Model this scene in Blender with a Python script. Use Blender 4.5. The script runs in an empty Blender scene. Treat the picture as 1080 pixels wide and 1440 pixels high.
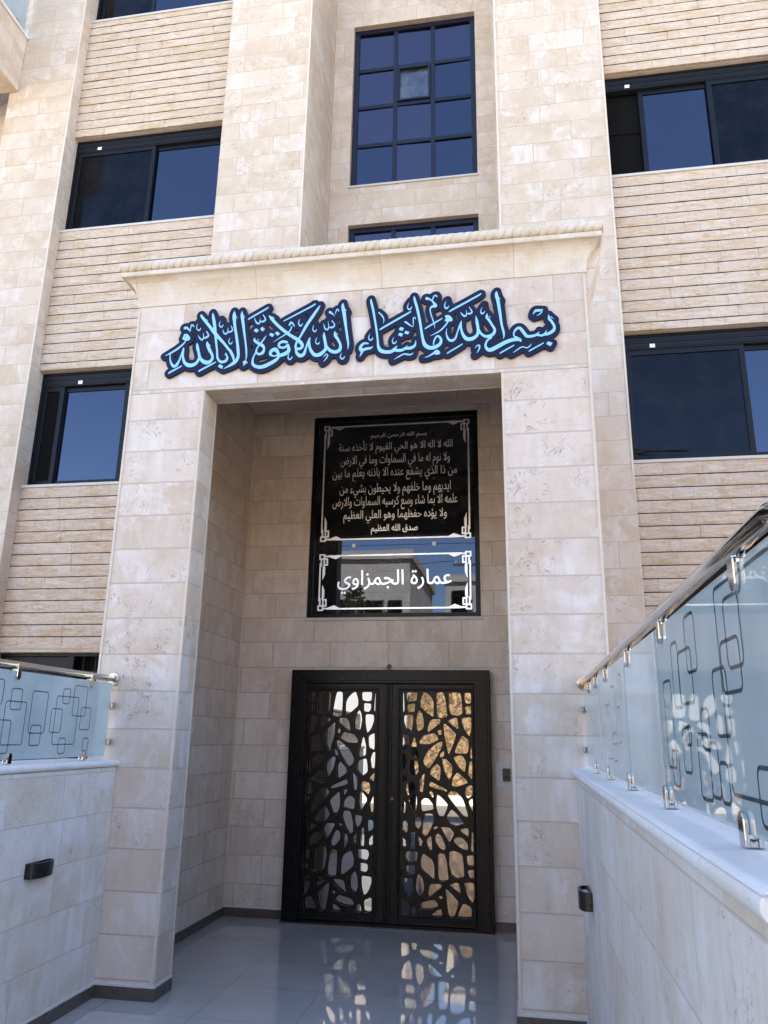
import bpy, bmesh, math, random
from mathutils import Vector, noise, geometry
import numpy as np

# ------------------------------------------------------------------ camera, sky, sun, exposure
SC = bpy.context.scene
COL = SC.collection
CAM_F = Vector((-0.16616316, 0.94696352, 0.27504524))
CAM_R = Vector((0.98559603, 0.1683885, 0.01567737))
CAM_U = Vector((0.03146856, -0.2736885, 0.96130346))
cam_d = bpy.data.cameras.new('camera')
cam = bpy.data.objects.new('camera', cam_d); COL.objects.link(cam)
cam_d.sensor_fit = 'VERTICAL'; cam_d.sensor_height = 36.0; cam_d.sensor_width = 27.0
cam_d.lens = 36.0 * 1097.57 / 1440.0
cam_d.clip_start = 0.03; cam_d.clip_end = 2000
from mathutils import Matrix
cam.matrix_world = Matrix(((CAM_R.x, CAM_U.x, -CAM_F.x, 2.22652705), (CAM_R.y, CAM_U.y, -CAM_F.y, -4.97427554),
                           (CAM_R.z, CAM_U.z, -CAM_F.z, 1.55), (0, 0, 0, 1)))
SC.camera = cam

SUN_EL, SUN_AZ = math.radians(54), math.radians(24)      # the sun stands behind the building
world = bpy.data.worlds.new('World'); SC.world = world; world.use_nodes = True
wn = world.node_tree; bg = wn.nodes['Background']
sky = wn.nodes.new('ShaderNodeTexSky'); sky.sky_type = 'NISHITA'; sky.sun_disc = False
sky.sun_elevation = SUN_EL; sky.sun_rotation = SUN_AZ
sky.air_density = 0.9; sky.dust_density = 0.4; sky.ozone_density = 1.0
wn.links.new(sky.outputs[0], bg.inputs[0]); bg.inputs[1].default_value = 0.098
sv = Vector((math.sin(SUN_AZ) * math.cos(SUN_EL), math.cos(SUN_AZ) * math.cos(SUN_EL), math.sin(SUN_EL)))
sun_d = bpy.data.lights.new('sun', 'SUN'); sun_d.energy = 5.0; sun_d.angle = math.radians(0.5); sun_d.color = (1.0, 0.93, 0.82)
sun = bpy.data.objects.new('sun', sun_d); COL.objects.link(sun)
sun.rotation_euler = (-sv).to_track_quat('-Z', 'Y').to_euler(); sun.location = (10, 20, 40)
SC.view_settings.view_transform = 'Standard'; SC.view_settings.look = 'None'
SC.view_settings.exposure = 3.04; SC.view_settings.gamma = 1.0
SC.cycles.max_bounces = 10; SC.cycles.diffuse_bounces = 5; SC.cycles.glossy_bounces = 6; SC.cycles.transparent_max_bounces = 12
SC.cycles.caustics_reflective = False; SC.cycles.caustics_refractive = False; SC.cycles.sample_clamp_indirect = 6.0

rnd = random.Random(7)

# ------------------------------------------------------------------ node helpers
class NT:
    def __init__(s, name):
        s.m = bpy.data.materials.new(name); s.m.use_nodes = True; s.t = s.m.node_tree
        s.t.nodes.clear(); s.out = s.t.nodes.new('ShaderNodeOutputMaterial')
    def put(s, sock, v):
        if isinstance(v, bpy.types.NodeSocket): s.t.links.new(v, sock)
        elif v is not None:
            if isinstance(v, tuple) and len(v) == 3 and sock.type == 'RGBA': v = v + (1,)
            sock.default_value = v
    def n(s, kind, ins=None, out=0, **props):
        nd = s.t.nodes.new('ShaderNode' + kind)
        for k, v in props.items(): setattr(nd, k, v)
        for k, v in (ins or {}).items(): s.put(nd.inputs[k], v)
        return nd.outputs[out]
    def math(s, op, a, b=0.0, c=None, clamp=False):
        d = {0: a, 1: b}
        if c is not None: d[2] = c
        return s.n('Math', d, operation=op, use_clamp=clamp)
    def step(s, v, lo, hi, a=0.0, b=1.0):
        return s.n('MapRange', {0: v, 1: lo, 2: hi, 3: a, 4: b}, interpolation_type='SMOOTHSTEP')
    def mix(s, f, a, b, mode='MIX'):
        nd = s.t.nodes.new('ShaderNodeMix'); nd.data_type = 'RGBA'; nd.blend_type = mode
        s.put(nd.inputs[0], f); s.put(nd.inputs[6], a); s.put(nd.inputs[7], b)
        return nd.outputs[2]
    def noise(s, vec, scale, detail=3, rough=0.55, dist=0.0, out=0):
        return s.n('TexNoise', {'Vector': vec, 'Scale': scale, 'Detail': detail, 'Roughness': rough, 'Distortion': dist}, out=out)
    def pos(s): return s.n('NewGeometry', out=0)
    def bump(s, h, strength=0.3, dist=0.01, normal=None):
        return s.n('Bump', {'Height': h, 'Strength': strength, 'Distance': dist, 'Normal': normal})
    def bsdf(s, **k):
        nd = s.t.nodes.new('ShaderNodeBsdfPrincipled')
        for key, v in k.items(): s.put(nd.inputs[key.replace('_', ' ')], v)
        s.t.links.new(nd.outputs[0], s.out.inputs[0]); return nd
    def surf(s, sh): s.t.links.new(sh, s.out.inputs[0])

def wall_uv(t):
    """u along the wall, v up, from the true position and the face direction; floors use x, y."""
    g = t.t.nodes.new('ShaderNodeNewGeometry')
    p = t.n('SeparateXYZ', {0: g.outputs['Position']}); P = p.node.outputs
    q = t.n('SeparateXYZ', {0: g.outputs['True Normal']}); Q = q.node.outputs
    side = t.math('GREATER_THAN', t.math('ABSOLUTE', Q[0]), 0.7)
    flat = t.math('GREATER_THAN', t.math('ABSOLUTE', Q[2]), 0.7)
    u = t.math('ADD', t.math('MULTIPLY', P[0], t.math('SUBTRACT', 1.0, side)), t.math('MULTIPLY', P[1], side))
    v = t.math('ADD', t.math('MULTIPLY', P[2], t.math('SUBTRACT', 1.0, flat)), t.math('MULTIPLY', P[1], flat))
    return g.outputs['Position'], u, v

def stone_mat(name, ca, cb, chalk, tan, row=0.2435, v0=0.1, width=0.62, u0=0.0, mortar=0.0045, mcol=(0.40, 0.33, 0.25),
              vein=0.7, streak=0.35, rough=0.7, chalk_amt=0.55, seed=0.0, bevel_bump=0.5):
    t = NT(name); P, u, v = wall_uv(t)
    Ps = t.n('VectorMath', {0: P, 1: (seed, seed * 1.7, seed * 0.6)}, operation='ADD')
    uv = t.n('CombineXYZ', {0: t.math('ADD', u, 20.0 - u0), 1: t.math('ADD', v, row * 60 - v0), 2: 0.0})
    nd = t.t.nodes.new('ShaderNodeTexBrick'); nd.offset = 0.43; nd.offset_frequency = 2; nd.squash = 0.8; nd.squash_frequency = 3
    for k, val in {'Vector': uv, 'Color1': ca, 'Color2': cb, 'Mortar': (0, 0, 0), 'Scale': 1.0, 'Mortar Size': mortar, 'Mortar Smooth': 0.35,
                   'Bias': -0.1, 'Brick Width': width, 'Row Height': row}.items(): t.put(nd.inputs[k], val)
    bc = nd.outputs[0]; mf = nd.outputs[1]
    nr = t.t.nodes.new('ShaderNodeTexBrick'); nr.offset = 0.43; nr.offset_frequency = 2; nr.squash = 0.8; nr.squash_frequency = 3
    for k, val in {'Vector': uv, 'Color1': (0, 0, 0), 'Color2': (1, 1, 1), 'Mortar': (0, 0, 0), 'Scale': 1.0, 'Mortar Size': 0.0,
                   'Bias': 0.0, 'Brick Width': width, 'Row Height': row}.items(): t.put(nr.inputs[k], val)
    shift = t.n('VectorMath', {0: nr.outputs[0], 1: (9.0, 5.0, 7.0)}, operation='MULTIPLY')   # every slab cut from another part of the block
    Ps = t.n('VectorMath', {0: Ps, 1: shift}, operation='ADD')
    base = t.mix(t.step(t.noise(Ps, 1.7, 4, 0.6, 0.6), 0.42, 0.66), t.mix(mf, bc, ca), tan)
    st = t.n('VectorMath', {0: Ps, 1: (6.5, 6.5, 0.9)}, operation='MULTIPLY')
    ch = t.math('MULTIPLY', t.step(t.noise(Ps, 2.6, 5, 0.62, 0.8), 0.46, 0.62), t.step(t.noise(st, 1.6, 4, 0.6), 0.3, 0.62))
    base = t.mix(t.math('MULTIPLY', ch, chalk_amt), base, chalk)
    stk = t.step(t.noise(st, 2.4, 5, 0.65), 0.35, 0.72)
    base = t.mix(t.math('MULTIPLY', stk, streak), base, t.mix(0.5, base, (0.33, 0.28, 0.22), 'MULTIPLY'))
    # worm-like veins, in clusters, of the limestone
    wob = t.noise(Ps, 8.5, 5, 0.60, 2.6)
    line = t.step(t.math('ABSOLUTE', t.math('SUBTRACT', wob, 0.5)), 0.003, 0.017, 1.0, 0.0)
    clus = t.step(t.noise(Ps, 2.4, 3, 0.55, 0.5), 0.47, 0.63)
    gap = t.step(t.noise(Ps, 15.0, 2), 0.47, 0.56)
    vn = t.math('MULTIPLY', t.math('MULTIPLY', line, clus), gap)
    base = t.mix(t.math('MULTIPLY', vn, vein), base, (0.215, 0.135, 0.08))
    pit = t.math('MULTIPLY', t.step(t.noise(Ps, 75.0, 2), 0.67, 0.73), t.step(t.noise(Ps, 3.4, 3), 0.5, 0.65))
    base = t.mix(t.math('MULTIPLY', pit, 0.4), base, (0.24, 0.17, 0.11))
    rust = t.step(t.noise(Ps, 5.2, 4, 0.6, 1.0), 0.66, 0.78)
    base = t.mix(t.math('MULTIPLY', rust, 0.35), base, (0.42, 0.26, 0.14))
    grime = t.noise(Ps, 38.0, 4, 0.7)
    base = t.mix(0.22, base, t.mix(grime, (0.25, 0.25, 0.25), (0.78, 0.78, 0.78)), 'OVERLAY')
    base = t.mix(t.math('MULTIPLY', mf, 0.8), base, mcol)
    h = t.math('SUBTRACT', t.math('ADD', t.math('MULTIPLY', grime, 0.18), t.math('MULTIPLY', t.noise(Ps, 6, 3), 0.25)),
               t.math('ADD', t.math('MULTIPLY', mf, 1.3), t.math('ADD', t.math('MULTIPLY', vn, 0.5), t.math('MULTIPLY', pit, 0.6))))
    t.bsdf(Base_Color=base, Roughness=rough, Specular_IOR_Level=0.3, Normal=t.bump(h, bevel_bump, 0.006))
    return t.m

def plain_mat(name, col, rough=0.5, metal=0.0, var=0.12, scale=30.0, bump=0.0, spec=0.5, aniso=None):
    t = NT(name); P = t.pos(); nz = t.noise(P, scale, 4, 0.6)
    c = t.mix(nz, tuple(x * (1 - var) for x in col), tuple(min(1, x * (1 + var)) for x in col))
    k = dict(Base_Color=c, Roughness=t.step(nz, 0.2, 0.8, max(0.02, rough * 0.85), min(1, rough * 1.15)), Metallic=metal, Specular_IOR_Level=spec)
    if bump: k['Normal'] = t.bump(nz, bump, 0.004)
    t.bsdf(**k); return t.m

def mirror_mat(name, col, rough=0.012, wave=0.02, dust=0.008):
    """coated architectural glass: tinted mirror with faint waviness and a film of dust"""
    t = NT(name); P = t.pos()
    w = t.noise(P, 1.6, 2)
    nd = t.bsdf(Base_Color=col, Metallic=1.0, Roughness=rough, Normal=t.bump(w, wave, 0.05))
    df = t.n('BsdfDiffuse', {0: (0.35, 0.35, 0.36, 1)})
    sh = t.n('MixShader', {0: t.math('MULTIPLY', t.step(t.noise(P, 4.0, 5, 0.7), 0.3, 0.75), dust), 1: nd.outputs[0], 2: df})
    t.surf(sh); return t.m

M = {}
M['stone'] = stone_mat('limestone_cladding', (0.65, 0.555, 0.47), (0.535, 0.435, 0.355), (0.70, 0.655, 0.625), (0.53, 0.425, 0.33), v0=0.102, u0=0.13, width=0.86, seed=3.1, mcol=(0.46, 0.39, 0.305), mortar=0.006, chalk_amt=0.75, streak=0.2)
M['stone_pillar'] = stone_mat('limestone_pillar_cladding', (0.645, 0.55, 0.465), (0.57, 0.47, 0.385), (0.695, 0.64, 0.60), (0.545, 0.435, 0.335), v0=0.102, u0=7.3, width=30.0, seed=41.0, mcol=(0.46, 0.39, 0.31), mortar=0.0065, vein=1.0, streak=0.2, chalk_amt=0.7)
M['stone_up'] = stone_mat('limestone_cladding_facade', (0.575, 0.472, 0.378), (0.53, 0.425, 0.33), (0.62, 0.545, 0.48), (0.495, 0.385, 0.28), row=0.255, v0=0.02, u0=0.35, width=0.78, seed=9.4, vein=0.8, mcol=(0.40, 0.32, 0.245), mortar=0.0042, bevel_bump=0.4, chalk_amt=0.8, streak=0.12)
M['stone_in'] = stone_mat('limestone_cladding_porch', (0.71, 0.605, 0.50), (0.62, 0.51, 0.41), (0.73, 0.665, 0.61), (0.60, 0.48, 0.37), row=0.236, v0=0.03, u0=0.3, width=0.70, seed=17.7, mcol=(0.41, 0.34, 0.27), chalk_amt=0.6)
M['wallstone'] = stone_mat('pale_slab_cladding', (0.66, 0.595, 0.535), (0.60, 0.53, 0.465), (0.70, 0.66, 0.63), (0.58, 0.49, 0.39), row=0.245, v0=0.075, width=0.9,
                           mortar=0.0035, mcol=(0.50, 0.44, 0.37), vein=0.5, streak=0.22, chalk_amt=0.85, seed=23.0, rough=0.5)
M['coping'] = stone_mat('white_marble_coping', (0.72, 0.70, 0.685), (0.68, 0.655, 0.64), (0.74, 0.73, 0.725), (0.64, 0.59, 0.53), row=1.22, v0=0.15, width=1.22, u0=-0.15, mortar=0.0025, mcol=(0.40, 0.37, 0.34), vein=0.35, streak=0.08, rough=0.42, seed=52.0, bevel_bump=0.2)
M['sill'] = plain_mat('pale_sill_stone', (0.52, 0.475, 0.43), 0.6, var=0.12, scale=12, bump=0.1)
M['trim'] = stone_mat('limestone_trim', (0.65, 0.57, 0.46), (0.61, 0.52, 0.41), (0.70, 0.65, 0.59), (0.585, 0.475, 0.34), row=3.0, v0=1.0, width=0.96, u0=0.19, mortar=0.003, seed=5.5, vein=0.4, streak=0.1)
M['arris'] = plain_mat('pointed_joint', (0.60, 0.52, 0.42), 0.75, var=0.12, scale=25, bump=0.2)
M['grout'] = plain_mat('pale_grout', (0.62, 0.58, 0.54), 0.8, var=0.15, scale=50)
M['seal'] = plain_mat('dark_joint', (0.010, 0.007, 0.010), 0.9)
M['black'] = plain_mat('black_satin_metal', (0.0038, 0.0038, 0.0050), 0.30, 0.0, var=0.3, scale=40, spec=0.2)
M['frame'] = plain_mat('anthracite_aluminium', (0.0055, 0.006, 0.0085), 0.4, 0.0, var=0.15, spec=0.2)
M['framegrey'] = plain_mat('grey_aluminium', (0.014, 0.014, 0.016), 0.45, 0.0, var=0.15, spec=0.2)
M['navyframe'] = plain_mat('navy_aluminium', (0.009, 0.010, 0.022), 0.35, 0.0, var=0.15, spec=0.3)
M['void'] = plain_mat('dark_interior', (0.005, 0.0045, 0.004), 0.9, spec=0.1)
M['blueglass'] = mirror_mat('blue_tinted_glass', (0.062, 0.070, 0.095), 0.015, 0.015)
M['violetglass'] = mirror_mat('violet_tinted_glass', (0.085, 0.078, 0.104), 0.015, 0.02)
M['screen'] = mirror_mat('fly_screen_glass', (0.0145, 0.0155, 0.019), 0.12, 0.02, 0.02)
M['ventglass'] = mirror_mat('clouded_glass', (0.10, 0.105, 0.125), 0.2, 0.03, 0.25)
M['doormirror'] = mirror_mat('bronze_mirror_glass', (0.30, 0.298, 0.296), 0.004, 0.008, 0.008)
M['transom'] = mirror_mat('grey_mirror_glass', (0.042, 0.047, 0.060), 0.006, 0.012, 0.07)
M['chrome'] = plain_mat('polished_steel', (0.58, 0.575, 0.56), 0.10, 1.0, var=0.05)
M['steel'] = plain_mat('brushed_steel', (0.36, 0.355, 0.345), 0.08, 1.0, var=0.04, scale=8)
M['bronze'] = plain_mat('worn_bronze', (0.22, 0.15, 0.10), 0.45, 1.0, var=0.2)
M['white'] = plain_mat('white_vinyl', (0.88, 0.88, 0.87), 0.45, var=0.03)
t = NT('frosted_silver_lettering')
nd_ = t.bsdf(Base_Color=(0.92, 0.92, 0.93, 1), Metallic=1.0, Roughness=0.34)
df_ = t.n('BsdfDiffuse', {0: (0.80, 0.80, 0.79, 1)})
t.surf(t.n('MixShader', {0: 0.16, 1: nd_.outputs[0], 2: df_})); M['etchwhite'] = t.m
M['tag'] = plain_mat('white_sticker', (0.82, 0.82, 0.80), 0.5, var=0.02)
M['sky_letter'] = plain_mat('light_blue_acrylic', (0.27, 0.55, 0.80), 0.4, var=0.04, scale=8, spec=0.3)
M['navy_back'] = plain_mat('navy_acrylic', (0.010, 0.013, 0.036), 0.45, var=0.10, scale=8, spec=0.15)
M['skirt'] = plain_mat('brown_porcelain', (0.085, 0.064, 0.056), 0.3, var=0.2, scale=18)
M['leafgreen'] = plain_mat('tree_leaves', (0.075, 0.105, 0.035), 0.6, var=0.5, scale=1.3)
M['bark'] = plain_mat('tree_bark', (0.12, 0.085, 0.06), 0.9, var=0.3, scale=20, bump=0.5)
M['cream'] = stone_mat('cream_cladding_far', (0.62, 0.56, 0.47), (0.58, 0.51, 0.42), (0.66, 0.62, 0.57), (0.58, 0.50, 0.40), row=0.4, width=1.2, mortar=0.012, seed=31)
M['concrete'] = plain_mat('grey_render', (0.44, 0.42, 0.385), 0.85, var=0.15, scale=3)
M['whitewash'] = plain_mat('white_render', (0.31, 0.325, 0.35), 0.85, var=0.08, scale=2)
M['wood'] = plain_mat('weathered_pole', (0.16, 0.11, 0.075), 0.85, var=0.3, scale=9)
M['skin'] = plain_mat('skin', (0.42, 0.24, 0.16), 0.5, var=0.08)
M['cloth'] = plain_mat('black_cloth', (0.012, 0.012, 0.014), 0.85, var=0.3, scale=60, bump=0.3)
M['hair'] = plain_mat('dark_hair', (0.012, 0.009, 0.007), 0.5, var=0.3)
M['lampblack'] = plain_mat('black_lamp_plastic', (0.008, 0.008, 0.009), 0.3, var=0.2)
M['lens'] = plain_mat('frosted_lens', (0.55, 0.55, 0.56), 0.35, var=0.1)

def rough_stone():
    t = NT('split_face_limestone'); P, u, v = wall_uv(t)
    uv = t.n('CombineXYZ', {0: t.math('ADD', u, 20.0), 1: t.math('ADD', v, 128 * 0.12825 - 0.058 + 0.0), 2: 0.0})
    nd = t.t.nodes.new('ShaderNodeTexBrick'); nd.offset = 0.37; nd.offset_frequency = 2; nd.squash = 0.7; nd.squash_frequency = 3
    for k, val in {'Vector': uv, 'Color1': (0.59, 0.48, 0.39), 'Color2': (0.53, 0.41, 0.315), 'Mortar': (0.47, 0.36, 0.27), 'Scale': 1.0, 'Mortar Size': 0.003,
                   'Mortar Smooth': 0.4, 'Bias': -0.2, 'Brick Width': 0.52, 'Row Height': 0.12825}.items(): t.put(nd.inputs[k], val)
    st = t.n('VectorMath', {0: P, 1: (3.0, 3.0, 14.0)}, operation='MULTIPLY')
    n1 = t.noise(st, 1.1, 5, 0.65, 0.8); n2 = t.noise(P, 26.0, 5, 0.7, 0.5)
    c = t.mix(t.step(n1, 0.42, 0.70), nd.outputs[0], (0.50, 0.355, 0.215))
    c = t.mix(t.step(t.noise(st, 2.3, 4, 0.6), 0.52, 0.72), c, (0.62, 0.54, 0.45))
    ln = t.step(t.math('ABSOLUTE', t.math('SUBTRACT', t.noise(st, 2.2, 5, 0.6, 1.2), 0.5)), 0.003, 0.016, 1.0, 0.0)
    c = t.mix(t.math('MULTIPLY', ln, 0.6), c, (0.30, 0.20, 0.11))
    c = t.mix(0.3, c, t.mix(n2, (0.2, 0.2, 0.2), (0.8, 0.8, 0.8)), 'OVERLAY')
    h = t.math('ADD', t.math('MULTIPLY', n2, 0.5), t.math('SUBTRACT', t.noise(st, 1.7, 6, 0.7, 1.0), t.math('MULTIPLY', nd.outputs[1], 0.6)))
    t.bsdf(Base_Color=c, Roughness=0.85, Specular_IOR_Level=0.2, Normal=t.bump(h, 0.85, 0.016))
    return t.m
M['rough'] = rough_stone()

def floor_mat():
    t = NT('polished_porcelain_floor'); P, u, v = wall_uv(t)
    uv = t.n('CombineXYZ', {0: t.math('ADD', u, 24.0 + 0.27), 1: t.math('ADD', v, 24.0 + 0.2), 2: 0.0})
    nd = t.t.nodes.new('ShaderNodeTexBrick'); nd.offset = 0.0
    for k, val in {'Vector': uv, 'Color1': (0.36, 0.33, 0.315), 'Color2': (0.385, 0.355, 0.34), 'Mortar': (0, 0, 0), 'Scale': 1.0, 'Mortar Size': 0.0016,
                   'Mortar Smooth': 0.2, 'Brick Width': 0.6, 'Row Height': 0.6}.items(): t.put(nd.inputs[k], val)
    c = t.mix(t.step(t.noise(P, 1.4, 5, 0.65), 0.35, 0.7), nd.outputs[0], (0.42, 0.39, 0.37))
    c = t.mix(t.math('MULTIPLY', nd.outputs[1], 0.8), c, (0.11, 0.105, 0.10))
    r = t.step(t.noise(P, 2.3, 6, 0.7), 0.35, 0.78, 0.02, 0.07)
    t.bsdf(Base_Color=c, Roughness=r, Specular_IOR_Level=0.9, Normal=t.bump(t.math('SUBTRACT', t.math('MULTIPLY', t.noise(P, 1.8, 2), 0.35), nd.outputs[1]), 0.06, 0.01))
    return t.m
M['floor'] = floor_mat()

def ground_mat(name, a, b, rough=0.9, sc=2.0):
    t = NT(name); P = t.pos()
    n1 = t.noise(P, sc * 0.15, 5, 0.6); n2 = t.noise(P, sc * 14, 5, 0.7)
    c = t.mix(t.step(n1, 0.35, 0.65), a, b)
    c = t.mix(0.4, c, t.mix(n2, (0.15, 0.15, 0.15), (0.85, 0.85, 0.85)), 'OVERLAY')
    t.bsdf(Base_Color=c, Roughness=rough, Normal=t.bump(n2, 0.4, 0.01)); return t.m
M['asphalt'] = ground_mat('dusty_asphalt', (0.09, 0.08, 0.07), (0.13, 0.118, 0.10))
M['dust'] = ground_mat('dusty_ground', (0.44, 0.38, 0.30), (0.50, 0.44, 0.35))

def hill_mat():
    t = NT('dry_hillside'); P = t.pos()
    a = t.noise(P, 0.5, 5, 0.65); b = t.noise(P, 7.0, 6, 0.75, 0.6); d = t.noise(P, 1.9, 4, 0.6)
    c = t.mix(t.step(b, 0.43, 0.60), (0.040, 0.025, 0.012), (0.27, 0.175, 0.085))
    c = t.mix(t.math('MULTIPLY', t.step(a, 0.4, 0.62), 0.5), c, (0.17, 0.11, 0.055))
    c = t.mix(t.step(d, 0.62, 0.72), c, (0.28, 0.22, 0.15))
    c = t.mix(t.math('MULTIPLY', t.step(t.noise(P, 3.1, 4, 0.7), 0.66, 0.72), 0.7), c, (0.10, 0.10, 0.04))
    t.bsdf(Base_Color=c, Roughness=0.95, Normal=t.bump(t.math('ADD', b, t.math('MULTIPLY', t.noise(P, 22, 4), 0.4)), 0.9, 0.12)); return t.m
M['hill'] = hill_mat()

def frosted():
    t = NT('frosted_glass'); P = t.pos()
    nz = t.step(t.noise(P, 3.0, 4), 0.3, 0.7, 0.64, 0.78)
    tr = t.n('BsdfTransparent', {0: (0.84, 0.93, 0.95, 1)})
    df = t.n('BsdfDiffuse', {0: (0.75, 0.84, 0.86, 1)}); tl = t.n('BsdfTranslucent', {0: (0.75, 0.84, 0.86, 1)})
    film = t.n('MixShader', {0: 0.5, 1: df, 2: tl})
    body = t.n('MixShader', {0: nz, 1: tr, 2: film})
    gl = t.n('BsdfGlossy', {0: (1, 1, 1, 1), 1: 0.02})
    t.surf(t.n('MixShader', {0: t.n('Fresnel', {0: 1.5}), 1: body, 2: gl})); return t.m
M['frost'] = frosted()
def clear(name, col, spec=1.45):
    t = NT(name); tr = t.n('BsdfTransparent', {0: col}); gl = t.n('BsdfGlossy', {0: (1, 1, 1, 1), 1: 0.02})
    t.surf(t.n('MixShader', {0: t.n('Fresnel', {0: spec}), 1: tr, 2: gl})); return t.m
M['etch'] = clear('clear_stripe', (0.38, 0.40, 0.42, 1))
M['edgeglass'] = plain_mat('glass_edge', (0.50, 0.66, 0.64), 0.2, var=0.1)

# ------------------------------------------------------------------ mesh helpers
class MB:
    def __init__(s): s.v = []; s.f = []
    def add(s, vs, fs):
        o = len(s.v); s.v += [tuple(p) for p in vs]; s.f += [tuple(i + o for i in f) for f in fs]; return s
    def box(s, x0, x1, y0, y1, z0, z1):
        return s.add([(x0, y0, z0), (x1, y0, z0), (x1, y1, z0), (x0, y1, z0), (x0, y0, z1), (x1, y0, z1), (x1, y1, z1), (x0, y1, z1)],
                     [(0, 3, 2, 1), (4, 5, 6, 7), (0, 1, 5, 4), (1, 2, 6, 5), (2, 3, 7, 6), (3, 0, 4, 7)])
    def frame(s, x0, x1, z0, z1, w, y0, y1, wt=None, wb=None):
        """rectangular ring in the XZ plane, one watertight piece"""
        wt = w if wt is None else wt; wb = w if wb is None else wb
        O = [(x0, z0), (x1, z0), (x1, z1), (x0, z1)]; I = [(x0 + w, z0 + wb), (x1 - w, z0 + wb), (x1 - w, z1 - wt), (x0 + w, z1 - wt)]
        vs = [(x, y, z) for y in (y0, y1) for ring in (O, I) for x, z in ring]; fs = []
        for i in range(4):
            j = (i + 1) % 4
            fs += [(i, j, 4 + j, 4 + i), (8 + j, 8 + i, 12 + i, 12 + j), (j, i, 8 + i, 8 + j), (4 + i, 4 + j, 12 + j, 12 + i)]
        return s.add(vs, fs)
    def tube(s, pts, rs, n=10, cap=True):
        pts = [Vector(p) for p in pts]
        if not isinstance(rs, (list, tuple)): rs = [rs] * len(pts)
        base = len(s.v); prev = None
        for i, p in enumerate(pts):
            d = (pts[min(i + 1, len(pts) - 1)] - pts[max(i - 1, 0)]).normalized()
            if prev is None:
                a = d.orthogonal().normalized()
            else:
                a = (prev - d * prev.dot(d)).normalized()
            prev = a; b = d.cross(a)
            for k in range(n):
                an = 2 * math.pi * k / n
                s.v.append(tuple(p + (a * math.cos(an) + b * math.sin(an)) * rs[i]))
        for i in range(len(pts) - 1):
            for k in range(n):
                k2 = (k + 1) % n
                s.f.append((base + i * n + k, base + i * n + k2, base + (i + 1) * n + k2, base + (i + 1) * n + k))
        if cap:
            s.f.append(tuple(base + k for k in reversed(range(n)))); s.f.append(tuple(base + (len(pts) - 1) * n + k for k in range(n)))
        return s
    def disc(s, c, r, y0, y1, n=24):
        """short cylinder with its axis along Y"""
        return s.tube([(c[0], y0, c[1]), (c[0], y1, c[1])], r, n)
    def sweep(s, prof, path, closed=False):
        """prof: list of (out, z); path: list of (x, y, nx, ny) corners with outward mitre"""
        m = len(prof); base = len(s.v)
        for (x, y, nx, ny) in path:
            for d, z in prof: s.v.append((x + nx * d, y + ny * d, z))
        for i in range(len(path) - 1):
            for k in range(m - 1):
                s.f.append((base + i * m + k, base + (i + 1) * m + k, base + (i + 1) * m + k + 1, base + i * m + k + 1))
        return s

def origin_of(o):
    p = Vector((0, 0, 0))
    while o is not None: p = p + o.location; o = o.parent
    return p

def obj(name, mb, mat, parent=None, label=None, bevel=0.0, smooth=False, kind=None, at=None, sub=0):
    me = bpy.data.meshes.new(name)
    par = origin_of(parent)
    if at is None: off = par; loc = Vector((0, 0, 0))
    else: off = Vector(at); loc = Vector(at) - par
    me.from_pydata([(v[0] - off.x, v[1] - off.y, v[2] - off.z) for v in mb.v], [], mb.f); me.update()
    bm = bmesh.new(); bm.from_mesh(me); bmesh.ops.recalc_face_normals(bm, faces=bm.faces); bm.to_mesh(me); bm.free()
    for m_ in (mat if isinstance(mat, (list, tuple)) else [mat]): me.materials.append(m_)
    o = bpy.data.objects.new(name, me); COL.objects.link(o); o.location = loc
    if parent is not None: o.parent = parent
    if smooth:
        for p in me.polygons: p.use_smooth = True
    if bevel:
        b = o.modifiers.new('bevel', 'BEVEL'); b.width = bevel; b.segments = 2; b.limit_method = 'ANGLE'; b.angle_limit = math.radians(40)
    if sub:
        b = o.modifiers.new('sub', 'SUBSURF'); b.levels = sub; b.render_levels = sub
    if label: o['label'] = label
    if kind: o['kind'] = kind
    return o

def thing(name, label, cat, loc=(0, 0, 0), group=None):
    o = bpy.data.objects.new(name, None); COL.objects.link(o); o.location = loc; o.empty_display_size = 0.2
    o['label'] = label; o['category'] = cat
    if group: o['group'] = group
    return o
def tag(o, label, cat, group=None):
    o['label'] = label; o['category'] = cat
    if group: o['group'] = group
    return o

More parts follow.
